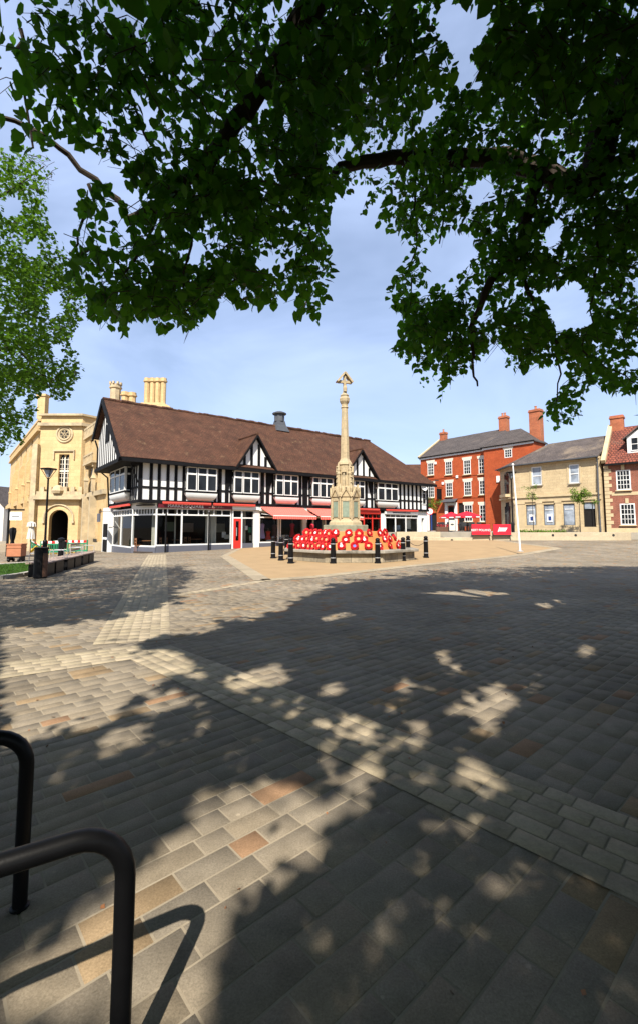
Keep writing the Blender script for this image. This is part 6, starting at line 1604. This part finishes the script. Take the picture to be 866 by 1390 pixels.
def sprigs(A, n, ln, spread):
    """anchors -> leaf positions along drooping twigs, and the twig ends"""
    m = len(A); az = NR.uniform(0, 2 * np.pi, m); dz = NR.normal(-.35, .35, m)
    d = np.stack([np.cos(az), np.sin(az), dz], 1); d /= np.linalg.norm(d, axis=1)[:, None]
    L = NR.uniform(ln[0], ln[1], m); t = (np.arange(n) + .5) / n
    P = A[:, None, :] + d[:, None, :] * (L[:, None] * t[None])[:, :, None] + NR.normal(0, spread, (m, n, 3))
    P[:, :, 2] -= (t[None] ** 2) * .12
    return P.reshape(-1, 3), A + d * L[:, None] * 1.0
def twig_mesh(name, A, B, r, parent):
    m = len(A); d = B - A; d /= np.linalg.norm(d, axis=1)[:, None] + 1e-9; o = np.cross(d, (0.3, .1, 1.0)); o /= np.linalg.norm(o, axis=1)[:, None] + 1e-9; q = np.cross(d, o)
    M_ = (A + B) / 2; M_[:, 2] += .02
    V = []
    for C, s in ((A, 1.0), (M_, .8), (B - np.array((0, 0, .1)), .35)):
        for k in range(3): a = 2 * math.pi * k / 3; V.append(C + (o * math.cos(a) + q * math.sin(a)) * r * s)
    V = np.stack(V, 1).reshape(-1, 3); F = []
    for i in range(2):
        for k in range(3): F.append((i * 3 + k, i * 3 + (k + 1) % 3, (i + 1) * 3 + (k + 1) % 3, (i + 1) * 3 + k))
    F = (np.arange(m)[:, None, None] * 9 + np.array(F)[None]).reshape(-1, 4)
    return fastmesh(name, V, F, MAT['bark'], parent)
# ---- the big lime the photo is taken under: trunk just outside on the right
TX, TY = 3.5, .9
lime = thing('lime_tree', 'large dark lime tree whose drooping branches and heart shaped leaves hang over the square', 'tree', (TX, TY, 0))
def limb(pts, r, name='limb', sub=4, jit=.03):
    P = [Vector(p) for p in pts]; Q = []; Rr = []
    for i in range(len(P) - 1):
        p0, p1, p2, p3 = P[max(i - 1, 0)], P[i], P[i + 1], P[min(i + 2, len(P) - 1)]
        for k in range(sub):
            t = k / sub; q = .5 * ((2 * p1) + (p2 - p0) * t + (2 * p0 - 5 * p1 + 4 * p2 - p3) * t * t + (3 * p1 - p0 - 3 * p2 + p3) * t ** 3)
            Q.append(q + Vector((R.gauss(0, jit), R.gauss(0, jit), R.gauss(0, jit))) * .5); Rr.append(r[i] + (r[i + 1] - r[i]) * t)
    Q.append(P[-1]); Rr.append(r[-1])
    Rr = [a * R.uniform(.92, 1.08) for a in Rr]
    b = MB(); b.tube([q - Vector((TX, TY, 0)) for q in Q], Rr, 10 if r[0] > .06 else 6)
    b.build(name, MAT['bark'], lime, smooth=True); return Q
b = MB(); b.tube([(0, 0, -.1), (0, 0, .15), (.02, .02, .6), (.0, .05, 2), (-.05, .05, 4), (-.1, .1, 6), (0, .2, 8), (.1, .2, 10.5)], [.62, .48, .42, .38, .34, .26, .17, .05], 16)
b.build('trunk', MAT['bark'], lime, smooth=True)
a_ = at
skel = []
skel.append(limb([(TX - .05, TY, 4.6), (2.3, 1.7, 5.9), tuple(a_(520, -120, 2.9)), tuple(a_(408, 40, 3.3)), tuple(a_(335, 145, 3.5)), tuple(a_(278, 220, 3.6)), tuple(a_(218, 276, 3.7)), tuple(a_(170, 300, 3.75))], [.17, .14, .11, .085, .072, .062, .05, .04]))
skel.append(limb([tuple(a_(172, 299, 3.75)), tuple(a_(160, 275, 3.7)), tuple(a_(92, 208, 3.5)), tuple(a_(40, 172, 3.35)), tuple(a_(-30, 150, 3.2))], [.028, .025, .022, .02, .012]))
skel.append(limb([(TX, TY, 3.7), (3.6, 2.6, 4.1), tuple(a_(850, 120, 4.3)), tuple(a_(800, 250, 4.7)), tuple(a_(712, 218, 4.8)), tuple(a_(600, 213, 5.0)), tuple(a_(512, 216, 5.0)), tuple(a_(452, 235, 5.0)), tuple(a_(428, 275, 5.0))], [.2, .18, .17, .14, .115, .09, .075, .05, .03]))
skel.append(limb([tuple(a_(735, 225, 4.75)), tuple(a_(722, 265, 4.6)), tuple(a_(708, 320, 4.5)), tuple(a_(684, 355, 4.45)), tuple(a_(652, 410, 4.4)), tuple(a_(640, 450, 4.4)), tuple(a_(641, 490, 4.4)), tuple(a_(648, 524, 4.4))], [.075, .065, .055, .05, .035, .022, .014, .008]))
skel.append(limb([tuple(a_(700, 340, 4.5)), tuple(a_(718, 395, 4.5)), tuple(a_(735, 430, 4.5)), tuple(a_(756, 462, 4.5)), tuple(a_(800, 485, 4.6)), tuple(a_(860, 520, 4.7))], [.03, .024, .018, .014, .01, .006], sub=3))
skel.append(limb([tuple(a_(754, 460, 4.5)), tuple(a_(757, 490, 4.45)), tuple(a_(758, 520, 4.4)), tuple(a_(752, 570, 4.4))], [.012, .01, .008, .005], sub=3))
skel.append(limb([tuple(a_(805, 240, 4.7)), tuple(a_(855, 215, 4.9)), tuple(a_(940, 190, 5.2))], [.09, .07, .05]))
skel.append(limb([(TX, TY, 4.2), (4.2, 3.2, 5.4), (5.2, 5.2, 6.6), (6.2, 7.2, 7.6)], [.2, .16, .1, .05]))
skel.append(limb([(TX, TY, 5.2), (2.6, .2, 7.0), (1.2, -.6, 8.2), (-.6, -1.4, 9.0)], [.18, .13, .08, .04]))
skel.append(limb([(TX, TY, 5.6), (2.8, 2.2, 7.6), (1.8, 3.2, 9.2), (1.0, 4.0, 10.2)], [.16, .12, .07, .03]))
skel.append(limb([(TX, TY, 4.4), (5.2, -.4, 6.0), (7.0, -1.0, 7.2)], [.18, .12, .05]))
for pts in ([(563, 235, 4.9), (561, 300, 4.8), (560, 360, 4.75), (553, 430, 4.7)], [(600, 220, 4.9), (604, 280, 4.8), (596, 330, 4.8)], [(845, 260, 4.6), (846, 330, 4.5), (843, 420, 4.4)], [(805, 250, 4.6), (812, 340, 4.5), (805, 420, 4.45), (790, 470, 4.4)],
            [(440, 180, 4.4), (390, 260, 4.2), (360, 300, 4.1), (300, 340, 4.0)], [(215, 278, 3.7), (195, 330, 3.6), (150, 390, 3.5)], [(130, 250, 3.6), (110, 300, 3.6), (95, 345, 3.55)], [(420, 280, 4.9), (418, 340, 4.6), (412, 420, 4.4)], [(300, 200, 3.6), (262, 300, 3.5), (250, 400, 3.4)], [(150, 40, 3.0), (165, 110, 3.1), (200, 190, 3.2)], [(20, 30, 2.9), (30, 100, 3.0), (45, 200, 3.1)]):
    skel.append(limb([tuple(a_(*p)) for p in pts], [.016, .012, .008, .006][:len(pts)], sub=3, jit=.05))
# leaves the photo shows
ys_, xs_ = np.nonzero(CAN[:300]); 
def vis_anchors(n, dlo, dhi):
    i = NR.integers(0, len(xs_), n); px, py = xs_[i] * 2.0 + 1, ys_[i] * 2.0 + 1
    j = NR.integers(0, len(xs_), 430); cx_, cy_ = xs_[j] * 2.0, ys_[j] * 2.0; q = NR.integers(0, 430, n); cl = NR.random(n) < .86
    px = np.where(cl, np.clip(cx_[q] + NR.normal(0, 13, n), 0, 865), px); py = np.where(cl, np.clip(cy_[q] + NR.normal(0, 13, n), 0, 600), py)
    lo = np.where(py < 140, 2.5, np.where(px < 440, 3.0, 3.9)); hi = np.where(px < 440, np.where(py < 200, 5.6, 4.6), np.where(py < 260, 6.6, 5.6))
    Y = lo + (hi - lo) * NR.random(n)
    u, v = (px - CX) / FPX, (CY - py) / FPX; k = Y / (cT - v * sT)
    return np.stack([u * k, Y, CAMH + (sT + v * cT) * k], 1)
A = vis_anchors(3900, 0, 0)
A += np.array((0, 0, .12))
Pq, E = sprigs(A, 9, (.2, .46), .036)
rep = lambda Z, n: np.repeat(Z, n, axis=0)
ok = view_ok(Pq, CAN) & shade_ok(Pq, .985) & far_enough(Pq)
okS = ok.reshape(-1, 9).sum(1) >= 3
ok &= np.repeat(okS, 9)
V1 = Pq[ok]
twA, twB = A[okS], E[okS]
okT = view_ok(twA, CAN) & view_ok(twB, CAN) & view_ok((twA + twB) / 2, CAN); twA, twB = twA[okT], twB[okT]
# the rest of the crown, above and behind, which throws the shade on the paving
def shade_anchors(n, mask, zlo, zhi, xr, yr, extra_right, vmask):
    out = []
    got = 0
    for _ in range(60):
        m = n * 2; gx = NR.uniform(*xr, m); gy = NR.uniform(*yr, m)
        px, py, zc = proj(gx, gy, gz(gx, gy)); infr = (px >= -60) & (px < 900) & (py < 1420) & (zc > .2)
        val = look(mask, np.clip(px, 0, 865), np.clip(py, 0, 1389), False)
        if extra_right: val = np.where(infr, val, (gx > .70 * gy) & (gx < .70 * gy + 2.6)) 
        else: val = np.where(infr, val, (gx < -.70 * gy) & (gx > -.70 * gy - 3) & (gy > 9))
        k = np.nonzero(val)[0]; z = NR.uniform(zlo, zhi, len(k))
        P = np.stack([gx[k] - KX * z, gy[k] - KY * z, z], 1)
        o = view_ok(P, vmask) & far_enough(P); out.append(P[o]); got += o.sum()
        if got > n: break
    return np.concatenate(out)[:n]
A2 = shade_anchors(10500, SHADE, 4.0, 11.5, (-5.5, 15), (.6, 17.5), True, CAN)
P2, E2 = sprigs(A2, 9, (.3, .6), .07)
ok2 = view_ok(P2, CAN) & shade_ok(P2, .95) & far_enough(P2)
V2 = P2[ok2]
# crown over and behind the viewer: closes off the sky above the near paving
m = 44000
P5 = np.stack([NR.uniform(-9, 13, m), NR.uniform(-11, 5, m), NR.uniform(2.2, 11, m)], 1)
e5 = (((P5[:, 0] - 2) / 10.5) ** 2 + ((P5[:, 1] + 2) / 9) ** 2 + ((P5[:, 2] - 6) / 5.5) ** 2 < 1) & ((P5[:, 2] > 3.8) | (((P5[:, 0] - 2) / 8) ** 2 + ((P5[:, 1] + 2) / 6.5) ** 2 > 1))
P5 = P5[e5]; P5 = P5[view_ok(P5, np.zeros_like(CAN))]
P5, _ = sprigs(P5, 9, (.3, .6), .08)
P5 = P5[view_ok(P5, np.zeros_like(CAN)) & shade_ok(P5, 1.0) & far_enough(P5)]
px, py, zc = proj(V2[:, 0], V2[:, 1], V2[:, 2]); inf = (zc > 0) & (px > -20) & (px < 886) & (py > -20) & (py < 1400)
A6 = shade_anchors(4200, SHADE, 5.0, 12.5, (-5.5, 15), (2.5, 15), True, np.zeros_like(CAN))
P6, _ = sprigs(A6, 9, (.3, .6), .07)
P6 = P6[view_ok(P6, np.zeros_like(CAN)) & shade_ok(P6, .96) & far_enough(P6)]
V2i = V2[inf & (NR.random(len(V2)) < .24)]; V2 = np.concatenate([V2[~inf], P5, P6])
print('leaves', len(V1), len(V2i), len(V2))
off = np.array((TX, TY, 0))
leaves('crown', V1 - off, np.random.default_rng(31), (.046, .086), MAT['leaf'], lime, detail=True, droop=.75)
leaves('crown', V2i - off, np.random.default_rng(35), (.05, .085), MAT['leaf'], lime, detail=True, droop=.6)
leaves('crown', V2 - off, np.random.default_rng(32), (.10, .15), MAT['leaf'], lime, droop=.4)
tag(twig_mesh('twigs', twA - off, twB - off, .0045, lime), kind='stuff')
# ---- brighter maple on the left, sunlit
MX, MY = -11.2, 7.4
MCAN = union([(-30, 205), (0, 203), (30, 200), (62, 212), (82, 222), (78, 246), (62, 270), (66, 300), (72, 335), (104, 352), (118, 374), (125, 402), (106, 436), (96, 470), (112, 492), (110, 512), (96, 520), (93, 545), (72, 541), (66, 520), (48, 540), (46, 575), (30, 582), (34, 606), (20, 598), (4, 622), (-30, 626)])
MCAN &= ~union([(30, 330), (52, 318), (58, 345), (40, 352)], [(62, 400), (82, 392), (86, 424), (66, 432)], [(0, 270), (28, 262), (30, 290), (5, 300)], [(18, 540), (38, 530), (34, 552), (20, 560)], [(70, 470), (86, 462), (88, 486), (74, 490)])
maple = thing('maple_tree', 'bright green sunlit maple tree reaching in from the left in front of the stone hall', 'tree', (MX, MY, 0))
b = MB(); b.tube([(0, 0, -.1), (0, 0, .3), (.05, .1, 2.5), (.1, .2, 5), (.2, .3, 8)], [.4, .3, .25, .18, .05], 14); b.build('trunk', MAT['bark'], maple, smooth=True)
def mlimb(pts, r):
    b = MB(); b.tube([Vector(p) - Vector((MX, MY, 0)) for p in pts], r, 7); b.build('limb', MAT['bark'], maple, smooth=True)
for pts in ([(MX, MY, 3.2), (-9, 8.2, 5.2), tuple(a_(20, 360, 9)), tuple(a_(70, 400, 9.3))], [(MX, MY, 4.5), (-9, 8.5, 6.5), tuple(a_(10, 260, 9)), tuple(a_(60, 225, 9.3))], [(MX, MY, 2.6), (-9, 8.0, 4.0), tuple(a_(20, 470, 8.6)), tuple(a_(60, 512, 8.8)), tuple(a_(74, 538, 8.9))], [(MX, MY, 2.4), (-9.2, 7.6, 3.2), tuple(a_(-20, 560, 8.4)), tuple(a_(30, 575, 8.6))]):
    mlimb(pts, [.09, .06, .03, .012, .006][:len(pts)])
ym, xm_ = np.nonzero(MCAN)
nm = 1000; i = NR.integers(0, len(xm_), nm); j = NR.integers(0, len(xm_), 90)[NR.integers(0, 90, nm)]; i = np.where(NR.random(nm) < .7, j, i)
px, py = xm_[i] * 2.0 + NR.normal(0, 7, nm), ym[i] * 2.0 + NR.normal(0, 7, nm); Y = NR.uniform(7.4, 11.2, nm); u, v = (px - CX) / FPX, (CY - py) / FPX; k = Y / (cT - v * sT)
A = np.stack([u * k, Y, CAMH + (sT + v * cT) * k], 1)
P3, E3 = sprigs(A, 9, (.25, .5), .08); ok3 = view_ok(P3, MCAN | CAN) & shade_ok(P3, .95)
A4 = shade_anchors(3600, SH2, 3.0, 9.5, (-15, -1.5), (8.0, 17.5), False, MCAN)
P4, E4 = sprigs(A4, 9, (.3, .6), .09); ok4 = view_ok(P4, MCAN) & shade_ok(P4, .93)
PM = np.concatenate([P3[ok3], P4[ok4]]); print('maple', ok3.sum(), ok4.sum())
leaves('crown', PM - np.array((MX, MY, 0)), np.random.default_rng(33), (.06, .105), MAT['leaf_bright'], maple, droop=.35)
okt = view_ok(A, MCAN) & view_ok(E3, MCAN) & view_ok((A + E3) / 2, MCAN) & (NR.random(len(A)) < .5)
tag(twig_mesh('twigs', (A - np.array((MX, MY, 0)))[okt], (E3 - np.array((MX, MY, 0)))[okt], .006, maple), kind='stuff')
# a few fallen scraps on the paving
rg = np.random.default_rng(77); n = 160
gx_ = rg.uniform(-3, 4, n); gy_ = rg.uniform(1.4, 7, n)
o = leaves('leaf_litter', np.stack([gx_, gy_, gz(gx_, gy_) + .004], 1), rg, (.012, .03), MAT['wood'], droop=0.0); tag(o, kind='stuff')
# a few more sprays of the lime where the upper left of the crown is thin
ii = NR.integers(0, len(xs_), 60000); px, py = xs_[ii] * 2.0, ys_[ii] * 2.0
kk = np.nonzero((px < 150) & (py < 200))[0][:230]; px, py = px[kk], py[kk]; Y = NR.uniform(2.7, 4.6, len(kk))
u, v = (px - CX) / FPX, (CY - py) / FPX; k = Y / (cT - v * sT)
A7 = np.stack([u * k, Y, CAMH + (sT + v * cT) * k], 1)
P7, E7 = sprigs(A7, 9, (.2, .46), .036); ok7 = view_ok(P7, CAN) & shade_ok(P7, .99) & far_enough(P7)
leaves('crown', P7[ok7] - off, np.random.default_rng(36), (.046, .086), MAT['leaf'], lime, detail=True, droop=.75)
